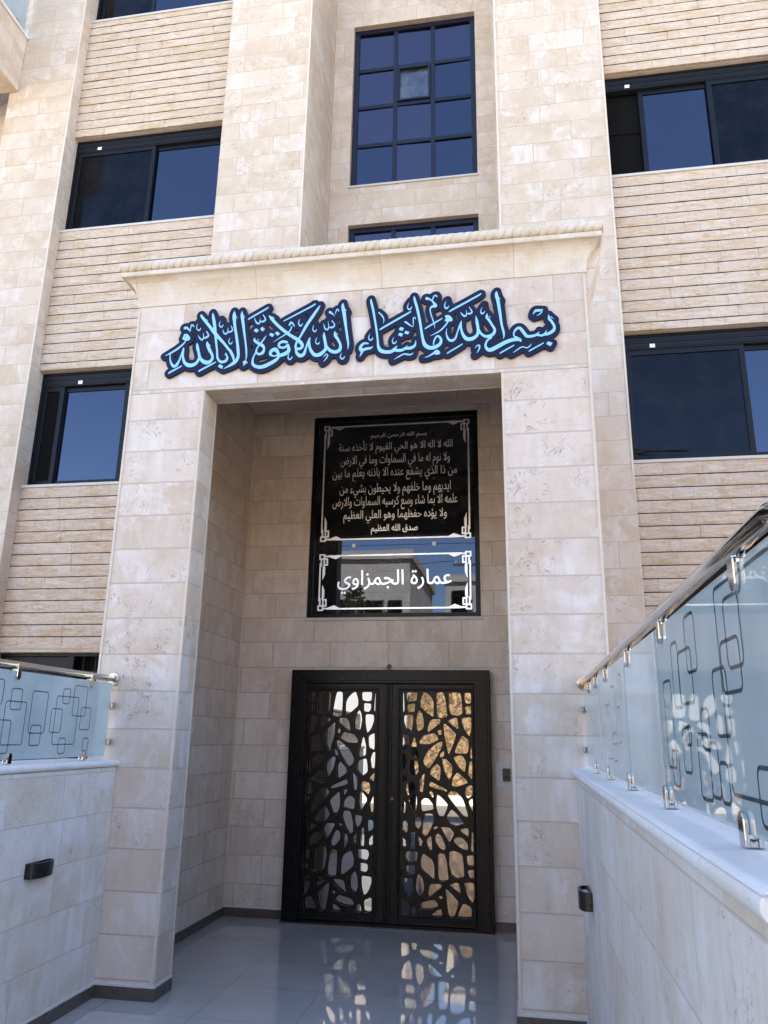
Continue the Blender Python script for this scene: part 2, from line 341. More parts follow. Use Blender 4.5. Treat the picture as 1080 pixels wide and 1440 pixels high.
def wall_with_holes(x0, x1, z0, z1, y0, y1, holes):
    xs = sorted({x0, x1, *[h[0] for h in holes], *[h[1] for h in holes]}); zs = sorted({z0, z1, *[h[2] for h in holes], *[h[3] for h in holes]})
    def solid(i, j):
        if i < 0 or j < 0 or i >= len(xs) - 1 or j >= len(zs) - 1: return False
        cx, cz = (xs[i] + xs[i + 1]) / 2, (zs[j] + zs[j + 1]) / 2
        return not any(h[0] < cx < h[1] and h[2] < cz < h[3] for h in holes)
    m = MB()
    for i in range(len(xs) - 1):
        for j in range(len(zs) - 1):
            if not solid(i, j): continue
            a, b, c, d = xs[i], xs[i + 1], zs[j], zs[j + 1]
            m.add([(a, y0, c), (b, y0, c), (b, y0, d), (a, y0, d)], [(0, 1, 2, 3)])
            m.add([(a, y1, c), (b, y1, c), (b, y1, d), (a, y1, d)], [(3, 2, 1, 0)])
            if not solid(i - 1, j): m.add([(a, y0, c), (a, y0, d), (a, y1, d), (a, y1, c)], [(0, 1, 2, 3)])
            if not solid(i + 1, j): m.add([(b, y0, c), (b, y0, d), (b, y1, d), (b, y1, c)], [(3, 2, 1, 0)])
            if not solid(i, j - 1): m.add([(a, y0, c), (b, y0, c), (b, y1, c), (a, y1, c)], [(3, 2, 1, 0)])
            if not solid(i, j + 1): m.add([(a, y0, d), (b, y0, d), (b, y1, d), (a, y1, d)], [(0, 1, 2, 3)])
    # weld
    key = {}; mp = []; nv = []
    for p in m.v:
        k = tuple(round(c, 5) for c in p)
        if k not in key: key[k] = len(nv); nv.append(p)
        mp.append(key[k])
    m.v = nv; m.f = [tuple(mp[i] for i in f) for f in m.f]
    return m

def chaikin(p, it=2, r=0.22):
    for _ in range(it):
        q = []
        for i in range(len(p)):
            a, b = p[i], p[(i + 1) % len(p)]
            q.append((a[0] * (1 - r) + b[0] * r, a[1] * (1 - r) + b[1] * r)); q.append((a[0] * r + b[0] * (1 - r), a[1] * r + b[1] * (1 - r)))
        p = q
    return p

def plate(outer, holes, y0, y1):
    """flat plate in XZ with holes cut through, thickness y0..y1 (real thickness, real cut edges)"""
    loops = [outer] + holes
    tris = geometry.tessellate_polygon([[Vector((x, z, 0)) for x, z in l] for l in loops])
    flat = [p for l in loops for p in l]; n = len(flat)
    m = MB(); m.v = [(x, y0, z) for x, z in flat] + [(x, y1, z) for x, z in flat]
    for t in tris: m.f.append(tuple(t)); m.f.append(tuple(i + n for i in reversed(t)))
    o = 0
    for l in loops:
        for i in range(len(l)):
            a, b = o + i, o + (i + 1) % len(l); m.f.append((a, b, b + n, a + n))
        o += len(l)
    return m

def sdf_sheet(caps, polys, grow, step, y0, y1):
    """union of round strokes and polygons, grown by `grow`, as one clean extruded sheet (marching squares)"""
    xs = [c[0] for s in caps for c in s] + [p[0] for q in polys for p in q]; zs = [c[1] for s in caps for c in s] + [p[1] for q in polys for p in q]
    pad = grow + 0.03; X0, X1, Z0, Z1 = min(xs) - pad, max(xs) + pad, min(zs) - pad, max(zs) + pad
    nx, nz = int((X1 - X0) / step) + 2, int((Z1 - Z0) / step) + 2
    D = np.full((nx, nz), 1.0); gx = X0 + np.arange(nx) * step; gz = Z0 + np.arange(nz) * step
    def win(a0, a1, b0, b1):
        i0 = max(0, int((a0 - X0) / step)); i1 = min(nx, int((a1 - X0) / step) + 2); j0 = max(0, int((b0 - Z0) / step)); j1 = min(nz, int((b1 - Z0) / step) + 2)
        return i0, i1, j0, j1
    for s in caps:
        pts = []
        for i in range(len(s) - 1):
            p0, p1, p2, p3 = s[max(i - 1, 0)], s[i], s[i + 1], s[min(i + 2, len(s) - 1)]
            for k in range(5):
                t = k / 5
                pts.append(tuple(0.5 * (2 * p1[c] + (p2[c] - p0[c]) * t + (2 * p0[c] - 5 * p1[c] + 4 * p2[c] - p3[c]) * t * t + (3 * p1[c] - p0[c] - 3 * p2[c] + p3[c]) * t ** 3) for c in range(3)))
        pts.append(s[-1])
        for (ax, az, ar), (bx, bz, br) in zip(pts, pts[1:]):
            R = max(ar, br) + grow + 0.012
            i0, i1, j0, j1 = win(min(ax, bx) - R, max(ax, bx) + R, min(az, bz) - R, max(az, bz) + R)
            A, B = np.meshgrid(gx[i0:i1], gz[j0:j1], indexing='ij'); dx, dz = bx - ax, bz - az; L = dx * dx + dz * dz + 1e-12
            t = np.clip(((A - ax) * dx + (B - az) * dz) / L, 0, 1)
            d = np.hypot(A - ax - t * dx, B - az - t * dz) - (max(ar, 0.0015) + t * (br - ar))
            D[i0:i1, j0:j1] = np.minimum(D[i0:i1, j0:j1], d)
    for q in polys:
        i0, i1, j0, j1 = win(min(p[0] for p in q) - pad, max(p[0] for p in q) + pad, min(p[1] for p in q) - pad, max(p[1] for p in q) + pad)
        A, B = np.meshgrid(gx[i0:i1], gz[j0:j1], indexing='ij'); d = np.full(A.shape, 9.0); ins = np.zeros(A.shape, bool)
        for (ax, az), (bx, bz) in zip(q, q[1:] + q[:1]):
            dx, dz = bx - ax, bz - az; t = np.clip(((A - ax) * dx + (B - az) * dz) / (dx * dx + dz * dz), 0, 1)
            d = np.minimum(d, np.hypot(A - ax - t * dx, B - az - t * dz))
            if dz: ins ^= ((az > B) != (bz > B)) & (A < dx * (B - az) / dz + ax)
        D[i0:i1, j0:j1] = np.minimum(D[i0:i1, j0:j1], np.where(ins, -d, d))
    return grid_sheet(D - grow, gx, gz, y0, y1)

def grid_sheet(D, gx, gz, y0, y1):
    """the region D < 0 of a grid as one extruded sheet"""
    idx = {}; vs = []; fs = []; edge = []
    def corner(i, j):
        k = (i, j)
        if k not in idx: idx[k] = len(vs); vs.append((gx[i], gz[j]))
        return idx[k]
    def cross(i, j, a, b):
        k = (i, j, a, b)
        if k not in idx:
            t = D[i, j] / (D[i, j] - D[a, b]); idx[k] = len(vs); vs.append((gx[i] + t * (gx[a] - gx[i]), gz[j] + t * (gz[b] - gz[j])))
        return idx[k]
    inside = D < 0
    act = inside[:-1, :-1] | inside[1:, :-1] | inside[1:, 1:] | inside[:-1, 1:]
    for i, j in zip(*np.nonzero(act)):
        i, j = int(i), int(j)
        ring = [(i, j), (i + 1, j), (i + 1, j + 1), (i, j + 1)]; poly = []; cr = []
        for k in range(4):
            a, b = ring[k], ring[(k + 1) % 4]
            if inside[a]: poly.append(corner(*a))
            if inside[a] != inside[b]:
                lo, hi = (a, b) if a < b else (b, a)
                c = cross(*lo, *hi); poly.append(c); cr.append((c, inside[a]))
        if len(poly) >= 3:
            fs.append(tuple(poly))
            if len(cr) == 2:
                edge.append((cr[0][0], cr[1][0]))
            elif len(cr) == 4:
                for k in range(4):
                    if cr[k][1]: edge.append((cr[k][0], cr[(k + 1) % 4][0]))
    m = MB(); n = len(vs)
    m.v = [(x, y0, z) for x, z in vs] + [(x, y1, z) for x, z in vs]
    m.f = fs + [tuple(i + n for i in reversed(f)) for f in fs] + [(a, b, b + n, a + n) for a, b in edge]
    return m

# traced outlines, in tenths of a millimetre (x, z[, half width]) / millimetres (y0, y1, z0, z1)
CALLI = [[(-683,45834,77),(-587,45631,131),(-3,44891,141),(635,44072,161),(1256,43371,128),(1710,42786,116),(1843,42647,127),(2109,42145,126),(2162,41767,52)],[(-306,45403,76),(-46,45293,27)],[(222,45982,27),(276,45644,120),(434,44967,146),(578,44131,129),(682,43468,107),(820,42700,96),(884,42211,106),(1063,41876,116),(1326,41778,137),(1575,41867,126),(1659,42102,105),(1562,42377,74),(1471,42572,32)],[(1510,42381,74),(1386,42336,26)],[(-25,43576,32),(24,43300,139),(215,42852,149),(458,42402,117),(484,42078,127),(248,41826,169),(-117,41878,180),(-453,42198,138),(-625,42696,128),(-771,43196,134),(-818,43554,27)],[(128,43292,75),(338,43125,27)],[(-535,42258,117),(-685,41891,138),(-978,41697,170),(-1340,41695,181),(-1675,41960,139),(-1851,42459,107),(-1870,42950,108),(-1848,43166,54)],[(-1853,43057,86),(-1992,42578,86),(-2109,42153,97),(-2283,41787,139),(-2509,41694,139),(-2745,41981,107),(-2861,42368,75),(-2872,42750,65)],[(-3354,42577,27),(-2901,42779,87),(-2404,43070,108),(-2063,43346,97),(-1825,43602,76),(-1713,43813,65)],[(-1859,44264,87),(-1961,43941,98)],[(-1722,44198,152),(-1565,43911,184),(-1826,43904,141)],[(-2868,41100,32),(-2749,41216,96),(-1956,41630,75),(-1860,41714,21)],[(-488,41101,32),(-369,41216,95),(665,41744,79),(769,41843,21)],[(-1894,44819,142),(-1779,44838,120),(-1553,44654,87),(-1461,44509,54),(-1438,44839,65),(-1376,45028,87),(-1238,44962,87),(-1202,44848,44)],[(-860,45264,22),(-950,44966,54),(-952,44690,54),(-756,44537,87),(-639,44693,54),(-600,44856,16)],[(-804,44183,32),(-649,43896,76),(-452,43717,86),(-340,43928,65),(-398,44316,43)],[(-335,43873,54),(-154,43886,108),(39,44063,86),(-145,44406,65)],[(1342,41175,26),(1832,41417,105),(2268,41706,168),(2492,42117,136),(2454,42656,137),(2283,43641,128),(2050,44750,129),(1953,45529,162),(1936,45973,32)],[(2072,45519,65),(2331,45139,21)],[(2561,45921,27),(2547,45590,129),(2640,45142,139),(2803,44253,117),(2965,43372,95),(3092,42609,95),(3129,42072,73),(3074,41756,42)],[(2693,45495,65),(2908,45120,21)],[(3076,41730,83),(2956,41632,104),(3134,41619,115),(3286,41609,26)],[(3040,41520,104),(2891,41334,26)],[(1110,44550,32),(1243,44156,75),(1429,44087,86),(1542,44297,64),(1509,44738,32)],[(1546,44242,64),(1753,44226,96),(1896,44378,75),(1769,44717,54)],[(970,45360,22),(837,45067,54),(828,44847,65),(997,44669,75),(1115,44824,54),(1154,44986,16)],[(1829,43893,21),(1698,43576,53),(1688,43360,64),(1827,43214,74),(1946,43341,53),(2007,43553,16)],[(3104,45115,27),(3198,45234,86),(4434,45930,86),(4579,46072,21)],[(3530,45262,43),(3736,44834,85),(3946,44735,85),(4007,44976,53),(3930,45394,32)],[(3985,44923,64),(4243,44875,106),(4410,45053,85),(4207,45453,53)],[(3688,43588,42),(3676,43373,116),(3944,43137,137),(4313,42895,147),(4455,42617,104),(4349,42304,146),(4052,42219,115),(3861,42446,94),(3921,42710,84),(4103,43018,73),(4337,43323,84),(4520,43632,53),(4604,43761,21)],[(3925,43435,63),(4085,43315,32)],[(3887,42445,84),(3708,42084,83),(3631,41717,104),(3702,41394,135),(4067,41184,155),(4467,41183,176),(4905,41364,175),(5341,41597,155),(5576,41845,124),(5558,42164,135),(5340,42499,177),(5044,42414,156),(4959,42154,125),(5219,41976,83),(5515,42035,83)],[(6161,43025,114),(5857,43101,135),(5589,42960,115),(5629,42691,114),(5983,42611,114),(6247,42805,114)],[(6247,42805,124),(6344,42372,155),(6108,42124,175),(5717,41994,155)],[(4673,45333,53),(4892,45068,138),(5273,44602,137),(5805,44072,147),(6465,43526,146),(6980,43166,155),(7294,42823,155),(7331,42554,134),(7066,42415,134),(6862,42536,113),(6871,42854,103),(7028,43215,104),(7167,43419,104),(7577,44245,135),(8042,45018,136),(8369,45534,115),(8593,45923,31)],[(4915,45192,74),(5197,45044,26)],[(8230,45273,63),(7937,45124,21)],[(6862,42536,83),(6929,42160,123),(7190,41878,164),(7482,41962,154),(7611,42375,103),(7738,42842,93),(7891,43310,41)],[(7893,43256,62),(7867,42727,113),(8011,42240,133),(8322,41849,163),(8712,41874,173),(9043,42165,143),(9133,42369,143),(9040,42904,133),(8950,43335,123),(8952,43681,26)],[(9178,42471,102),(9435,42136,142),(9781,41980,162),(10117,42087,162),(10203,42448,122),(10043,42881,122),(9784,43324,133),(9747,43699,31)],[(9877,43476,61),(10069,43292,26)],[(10304,45940,26),(10274,45645,135),(10391,45040,155),(10544,44010,123),(10695,43043,112),(10773,42510,91),(10739,42041,25)],[(10480,45357,62),(10633,45155,21)],[(5897,44813,26),(6019,44884,74),(8005,45891,84),(8088,46048,26)],[(6294,44428,94),(6409,44636,95),(6567,44488,84),(6677,44290,63)],[(6477,44278,73),(6320,43913,73),(5978,43655,73),(5639,43439,63),(5250,43200,47),(4885,43002,21)],[(7168,45008,21),(7006,44723,52),(6994,44453,73),(7152,44279,84),(7270,44431,52),(7336,44615,16)],[(8214,44464,21),(8103,44150,52),(8089,43882,62),(8244,43737,83),(8362,43861,52),(8403,44072,16)],[(8528,43421,21),(8368,43114,51),(8354,42849,62),(8508,42705,82),(8626,42829,51),(8692,43010,15)],[(6474,42352,21),(6343,41991,52),(6331,41754,72),(6462,41613,82),(6603,41762,62),(6668,41941,15)],[(10407,42118,20),(10249,41763,50),(10233,41504,71),(10381,41389,81),(10522,41535,60),(10575,41688,15)],[(8887,44356,41),(8975,43973,72),(9128,43828,93),(9271,43977,62),(9201,44546,41)],[(9319,44000,72),(9565,43980,103),(9706,44183,72),(9497,44522,62)],[(9324,45237,125),(9553,45056,73),(9733,44825,31),(9747,45148,52),(9837,45410,73),(9962,45373,73),(9942,45239,52)],[(8966,41620,41),(9153,41842,71),(9279,41728,71),(9120,41426,61),(8885,41192,20)],[(12377,46082,31),(12382,45865,103),(12542,45151,113),(12705,44230,102),(12842,43373,101),(12928,42632,100),(12984,42158,130),(13180,41832,169),(13563,41701,159),(13942,41725,159),(14176,41941,109),(14339,42136,50)],[(14130,41815,139),(14556,41758,139),(14885,41863,119),(15071,42107,40)],[(14885,41889,119),(15261,41887,148),(15566,42019,118),(15659,42271,79),(15658,42530,30)],[(12959,44903,71),(13180,44671,81),(13330,44392,71),(13334,44127,51),(13242,43869,20)],[(13128,43498,25),(13246,43631,91),(15100,44672,91),(15290,44789,20)],[(15284,45695,20),(15095,45364,51),(15073,45099,71),(15217,44954,81),(15336,45104,61),(15420,45283,15)],[(12480,43428,20),(12294,43100,51),(12276,42838,71),(12423,42722,81),(12540,42844,60),(12608,43049,15)],[(14234,43029,20),(14024,42706,50),(14003,42447,70),(14123,42334,80),(14264,42453,60),(14333,42682,15)],[(14915,43973,101),(15106,43826,90),(15440,43563,50),(15486,43848,60),(15484,44217,70),(15602,44287,60),(15650,44151,50)],[(12212,42476,91),(11923,42498,111),(11688,42254,131),(11742,41989,151),(12125,42065,130),(12412,42096,110),(12610,42238,30)],[(11794,41829,120),(11635,41477,40)],[(13998,41010,25),(14420,41253,69),(14841,41454,79),(15171,41379,89),(15405,41413,69),(15521,41585,25)],[(15546,46021,41),(15571,45751,112),(15765,44988,121),(15959,43968,120),(16084,43089,119),(16179,42511,128),(16344,42034,167),(16694,41802,167),(17066,41852,166),(17392,42058,137),(17464,42413,118),(17255,42687,98),(17068,42547,89),(16951,42246,79),(16927,42042,69)],[(16458,45749,142),(16743,45617,81),(16933,45388,101),(17074,45111,151),(16838,45051,110),(16696,44878,80),(16743,44504,70),(16883,44019,70),(17000,43591,60),(17023,43172,25)],[(16838,45503,60),(16957,45866,71),(17124,45931,81),(17194,45818,61)],[(16319,43280,25),(16460,43425,80),(17447,44000,70),(17551,44122,20)],[(17949,45540,20),(17759,45211,60),(17757,44921,80),(17874,44832,90),(18016,44978,60),(18064,45159,15)],[(18106,44538,25),(18248,44668,90),(20128,45668,89),(20294,45838,25)],[(17823,44205,109),(18010,44085,198),(18195,43860,119),(17821,43891,119)],[(17961,43775,79),(17772,43477,79),(17397,43091,79),(16975,42864,59),(16516,42651,20)],[(17887,43260,39),(17838,42849,69),(17997,42373,108),(18251,42251,127),(18484,42439,98),(18627,42892,78),(18795,43396,88),(18915,43750,49)],[(18914,43698,59),(18885,43182,98),(19018,42655,127),(19290,42301,165),(19657,42298,165),(19982,42530,136),(20080,42933,127),(20000,43611,127),(19925,44110,29)],[(20126,42929,107),(20259,42662,107),(20556,42409,126),(20875,42410,145),(21153,42593,135),(21228,42894,116),(21075,43215,107),(20856,43645,117),(20701,43917,127),(20753,44198,39)],[(20885,43953,59),(21065,43757,24)],[(18876,44406,50),(19059,44155,89),(19221,44116,89),(19294,44345,59),(19229,44717,30)],[(19293,44293,59),(19525,44274,99),(19666,44419,79),(19486,44801,50)],[(20555,44946,20),(20341,44598,49),(20289,44315,69),(20403,44201,88),(20543,44320,59),(20625,44495,15)],[(17874,41256,24),(17990,41350,78),(18870,41872,68),(18987,41991,19)],[(16173,41046,29),(16554,41147,68),(16879,41328,98),(17158,41512,127),(17320,41347,107),(17065,41314,98)],[(19828,41521,39),(19991,41737,68),(20150,41700,87),(20076,41350,67),(19811,41041,19)],[(21450,45921,30),(21407,45635,138),(21509,45100,138),(21624,44152,127),(21715,43266,107),(21836,42642,106),(21850,42335,77),(21774,42036,24)],[(21584,45356,59),(21740,45133,20)],[(20963,42275,96),(20686,42067,96),(20564,41669,106),(20717,41380,144),(20943,41338,172),(21401,41557,172),(21904,41823,163),(22405,41988,163),(22811,42008,162),(22965,41920,114),(22983,41793,38)],[(22770,42163,76),(22549,42281,77),(22558,42586,86),(22746,42826,115),(22972,42859,125),(23187,42537,134),(23401,42216,133),(23668,42170,133),(24028,42244,114),(24259,42454,48),(24287,42603,19)],[(24162,42233,105),(24472,42184,104),(24704,42419,66),(24805,42715,24)],[(24562,42228,104),(24921,42301,142),(25242,42529,133),(25299,42828,114),(25137,43197,114),(24970,43465,115),(24973,43772,38)],[(25107,43556,67),(25344,43358,24)],[(24640,44185,24),(24368,44130,116),(24098,44127,116),(23910,43911,58),(23851,43787,19)],[(24522,44040,67),(24358,43848,67),(24000,43672,19)],[(21531,40983,24),(21637,41086,76),(22437,41531,67),(22552,41648,19)],[(22307,40937,24),(22695,41185,66),(23061,41409,66),(23370,41311,66),(23598,41445,66),(23762,41684,24)],[(23515,40990,24),(23631,41116,76),(24447,41557,66),(24548,41650,19)]]
CALLI_DOTS = [[(945,41430),(1106,41659),(1428,41451),(1296,41178)],[(3513,44170),(3722,44399),(4005,44186),(3801,43958)],[(4016,44267),(4189,44498),(4468,44258),(4255,44004)],[(4715,43752),(4907,43926),(5220,43740),(5033,43496)],[(5163,43852),(5381,44008),(5645,43788),(5431,43562)],[(14397,43383),(14560,43659),(14871,43503),(14707,43254)],[(14804,43063),(14896,43318),(15253,43185),(15112,42935)],[(14354,42968),(14494,43203),(14804,43063),(14664,42787)],[(24666,41491),(24809,41731),(25170,41578),(24989,41282)]]
LATTICE = [[(11662,19258),(11788,19259),(11869,17681),(11678,17502)],[(11999,19261),(13008,19267),(12927,18578),(12341,18492),(12064,18554)],[(12091,18207),(12803,18294),(12765,17610),(12264,17548),(12094,17804)],[(13511,19271),(13887,19192),(14304,18751),(14470,18349),(14484,17133),(13971,17463),(13288,18057),(13303,18621)],[(14704,19238),(15402,19284),(15586,18119),(15704,17243),(15210,17094),(14757,17192)],[(15800,19246),(16915,19270),(17058,17457),(16606,17293),(16074,17367),(15872,17802)],[(17203,19240),(17819,19244),(17805,18363),(17315,18391)],[(17253,18015),(17802,18140),(17791,17410),(17384,17437)],[(11806,17238),(12641,17304),(12603,16569),(12443,15630),(12024,16083),(11810,16718)],[(13156,17710),(13473,17377),(13582,16740),(13558,16145),(13021,15900),(12893,16811),(12974,17372)],[(14302,16908),(15003,16957),(15084,16641),(13971,15811),(13947,16190),(14095,16667)],[(15701,16807),(16277,17051),(16563,17055),(16692,16071)],[(16972,17060),(17828,17149),(17770,16008),(17626,15521),(17244,16079),(17007,16626)],[(11694,15721),(12320,15375),(12244,14469),(11683,14224)],[(12693,15381),(12859,15226),(13153,13822),(13030,13625),(12454,13809),(12490,14670)],[(13190,14996),(13560,15513),(14465,15724),(14711,15570),(14915,15220),(14136,14855),(13314,14825)],[(14819,15981),(15163,16010),(15162,15656),(14892,15651)],[(15330,16525),(15535,16528),(16525,15676),(15845,14014),(15724,14105),(15407,15581)],[(16955,15605),(17556,15185),(17504,14293),(17300,14096),(16250,14091)],[(15159,15013),(15256,14913),(15198,14561),(14542,13462),(14053,12757),(13646,13057),(13522,13441),(13972,14227),(14709,14865)],[(15400,14254),(15357,13865),(15153,13668),(15007,13820),(15114,14093)],[(16166,13727),(16975,13912),(17306,13365),(17199,12521),(16722,12893)],[(17808,14763),(17856,13683),(17696,13718),(17686,14142)],[(17611,13371),(17852,13415),(17829,11890),(17476,12299)],[(11602,14066),(11917,13954),(12070,13412),(11969,12711),(11640,12704)],[(12374,13496),(13155,13279),(13255,12586),(12751,12036),(12258,12409)],[(14786,13197),(15068,12857),(15007,11708),(14175,12261),(14216,12646)],[(15193,13553),(15598,13561),(16080,13032),(16074,12343),(15828,11804),(15391,12633)],[(11643,12351),(12180,11825),(11692,11544)],[(13728,12414),(13528,10752),(13203,10896),(13184,11811)],[(14175,11720),(15623,11035),(15581,10860),(14013,11297)],[(16557,12501),(17429,11762),(17347,11608),(16305,11279),(16050,11424),(16151,11996)],[(17822,11469),(17810,10679),(17409,10368),(17215,10663),(17302,11267)],[(12102,11440),(12713,11570),(12877,11230),(12798,10847),(12190,10489),(12024,10903)],[(14255,10885),(14440,10663),(14415,10285),(14053,10729)],[(14746,10747),(15734,9834),(15330,8889),(14892,8913),(14694,9542)],[(15620,10582),(15982,10893),(16461,10868),(17012,10282),(17468,8882),(16995,8941)],[(17846,10418),(17827,9226),(17484,10071)],[(11701,10513),(12034,9689),(11959,9009),(11674,9151)],[(12758,10694),(12961,10623),(13021,9793),(12847,9074),(12275,9998),(12355,10228)],[(13368,10029),(13650,10264),(13972,10273),(14334,9906),(14470,9423),(13410,9189)],[(16050,9470),(16718,8821),(17067,8352),(16355,8145),(15882,8314),(15568,8785)],[(13716,9026),(14373,9046),(14492,8566),(14212,7889),(13774,7210),(13455,7420),(13533,8237)],[(12648,8656),(13331,8752),(13373,8232),(13174,7743),(12852,7992)],[(11682,8289),(12044,8413),(12207,8194),(12173,7376),(11687,7730)],[(14451,7971),(14809,8042),(14769,7893),(14491,7765)],[(15048,7991),(15801,7979),(16231,7552),(15792,6768),(15480,7269)],[(16628,7823),(17440,7997),(17429,7228)],[(11693,7174),(12057,6781),(12101,6304),(11700,6400)],[(12491,7832),(12855,7473),(12876,6259),(12422,6243)],[(13095,7297),(13536,6834),(13338,6350),(13178,6527)],[(14251,7300),(14345,6168),(14092,6122),(13854,6698),(13973,7070)],[(14847,7483),(15163,7222),(15475,6465),(15355,6133),(15001,6265),(14607,6762),(14609,7239)],[(16346,7190),(16896,7209),(17360,6752),(17352,6208),(16730,6366),(16186,6856)],[(17726,7750),(17863,7499),(17841,6118),(17624,6146)],[(11624,5966),(11728,5970),(11745,4152),(11642,4148)],[(12104,5948),(13061,5984),(12984,5253),(12230,5114),(12028,5543)],[(12113,4819),(12827,4920),(12830,4234),(12356,4156),(12116,4385)],[(13577,5858),(14289,5413),(14485,4987),(14522,3732),(13342,4688),(13380,5377)],[(14802,5853),(15393,5876),(15585,5247),(15732,3855),(15147,3759),(14835,3852)],[(15786,6014),(16258,6141),(16919,5877),(17053,4125),(16432,4028),(15968,4258),(15779,5039)],[(17269,5782),(17852,5855),(17840,5050),(17336,5044)],[(17315,4635),(17889,4752),(17879,4111),(17477,4072)],[(11764,3829),(12674,3868),(12640,3042),(12448,2287),(12011,2729),(11768,3362)],[(13186,4249),(13541,3833),(13621,3407),(13583,2764),(13074,2550),(12915,3055),(12990,3773)],[(14169,3467),(15029,3540),(15129,3295),(14091,2483),(13974,2676)],[(15729,3428),(16312,3667),(16583,3643),(16728,2766)],[(17009,3697),(17857,3734),(17840,2641),(17679,2144),(17303,2617)],[(11700,2252),(12332,1962),(12412,1683),(12338,1102),(11711,1071)],[(12648,1624),(12960,1639),(13057,1067),(12557,1043)],[(13234,1722),(13506,2053),(14519,2312),(14906,1837),(14207,1572),(13351,1517)],[(14869,2575),(15180,2604),(15218,2415),(14946,2311)],[(15416,3166),(15610,3139),(16568,2232),(16172,1060),(15673,1036)],[(16951,2144),(17598,1861),(17602,1083),(16402,1023)],[(15137,1603),(15134,1058),(14207,1012),(14749,1479)]]
ETCH_L = [(-1103,-1003,1649,1765),(-1141,-952,1467,1697),(-915,-758,1528,1761),(-893,-790,1462,1577),(-713,-595,1533,1672),(-613,-532,1698,1791),(-673,-429,1466,1746),(-496,-343,1631,1816),(-395,-277,1552,1690),(-605,-524,1414,1507),(-339,-269,1426,1507),(-1279,-1169,1670,1804),(-1218,-1068,1425,1599)]
ETCH_R = [(-3098,-2989,1536,1584),(-3281,-3203,1528,1616),(-3259,-3149,1431,1566),(-3451,-3339,1555,1684),(-3398,-3324,1435,1514),(-3077,-2985,1476,1581),(-3662,-3578,1406,1514),(-3164,-3009,1626,1751),(-3555,-3417,1629,1728),(-2897,-2785,1480,1698)]

# ------------------------------------------------------------------ ground
def struct(name, mb, mat, **k): return obj(name, mb, mat, kind='structure', **k)
g = MB()
n_ = 40
struct('street', MB().add([(-250, -250, -0.13), (250, -250, -0.13), (250, 250, -0.13), (-250, 250, -0.13)], [(0, 1, 2, 3)]), M['dust'])
struct('road', MB().add([(-120, -11.5, -0.122), (120, -11.5, -0.122), (120, -6.3, -0.122), (-120, -6.3, -0.122)], [(0, 1, 2, 3)]), M['asphalt'])
struct('pavement', MB().box(-30, 34, -6.3, -3.93, -0.2, -0.004), M['concrete'], bevel=0.01)
struct('porch_floor', MB().add([(-0.45, -3.93, 0), (2.6, -3.93, 0), (2.6, 0.02, 0), (2.6, 2.5, 0), (-0.45, 2.5, 0), (-0.45, 0.02, 0)], [(0, 1, 2, 3, 4, 5)]), M['floor'])
struct('entrance_floor', MB().add([(-0.30, -6.0, 0.003), (2.5, -6.0, 0.003), (2.5, -3.93, 0.003), (-0.30, -3.93, 0.003)], [(0, 1, 2, 3)]), M['floor'])

# hillside across the road
def hill_h(x, y):
    top = 0.5 + 5.0 / (1 + math.exp(-(x + 1.7) * 2.0)) + 0.8 / (1 + math.exp(-(x - 6) * 0.6))
    d = (-15.0 - y) + 0.5 * noise.noise(Vector((x * 0.25, 3, 1)))
    t = max(0.0, min(1.0, d / 3.6)); t = t * t * (3 - 2 * t) * 0.4 + t * 0.6
    h = top * t + max(0, d - 3.6) * 0.02
    r = noise.fractal(Vector((x * 0.55, y * 0.55, 0.3)), 1.0, 2.1, 4) * 0.30 + noise.fractal(Vector((x * 2.1, y * 2.1, 4.3)), 0.9, 2.2, 4) * 0.16
    return h + r * min(1.0, max(0.0, d + 0.3) * 1.2) * (1.0 if d < 5 else 0.5) - 0.13 - (0.3 if d < 0 else 0)
hb = MB(); XS = [-40 + 0.42 * i for i in range(196)]; YS = [-14.4 - 0.22 * j for j in range(30)] + [-21.2 - 1.2 * j for j in range(1, 20)]
hb.v = [(x, y, hill_h(x, y)) for y in YS for x in XS]
hb.f = [(j * len(XS) + i, j * len(XS) + i + 1, (j + 1) * len(XS) + i + 1, (j + 1) * len(XS) + i) for j in range(len(YS) - 1) for i in range(len(XS) - 1)]
struct('hillside', hb, M['hill'], smooth=True)

# ------------------------------------------------------------------ the apartment building
B = thing('apartment_building', 'cream limestone apartment building with a tall projecting entrance porch and dark sliding windows', 'building', (1.05, 2.4, 0))
HB = 15.6                                     # roof line
YP, YQ, YR = 2.43, 2.60, 3.60                 # pilaster face, split-stone face, stair recess face
core = MB().box(-14, -0.12, 2.86, 13, -0.2, HB).box(-0.118, 2.118, 3.95, 13, -0.2, HB).box(2.12, 16, 2.86, 13, -0.2, HB)
obj('wall', core, M['stone_up'], B)
obj('roof_parapet', MB().box(-14.1, 16.1, 2.3, 13.1, HB + 0.003, HB + 0.9), M['stone_up'], B)
obj('pilaster', MB().box(-1.16, -0.09, YP, 3.92, 0, HB), M['stone_up'], B, bevel=0.006)
obj('pilaster', MB().box(2.15, 3.365, YP, 3.92, 0, HB), M['stone_up'], B, bevel=0.006)
obj('pier', MB().box(-4.175, -3.25, YP - 0.005, 2.85, 0, HB), M['stone_up'], B, bevel=0.006)
obj('pier', MB().box(6.0, 7.4, YP - 0.005, 2.85, 0, HB), M['stone_up'], B, bevel=0.006)
# slim pointed joints that run down the pilaster corners
def arris(x, y, z0, z1, w=0.018):
    return MB().box(x - w / 2, x + w / 2, y - 0.004, y + 0.01, z0, z1)
for x in (-0.10, 2.162, 3.352, -3.262):
    obj('corner_joint', arris(x, YP - 0.003, 4.0, HB - 0.01), M['arris'], B)

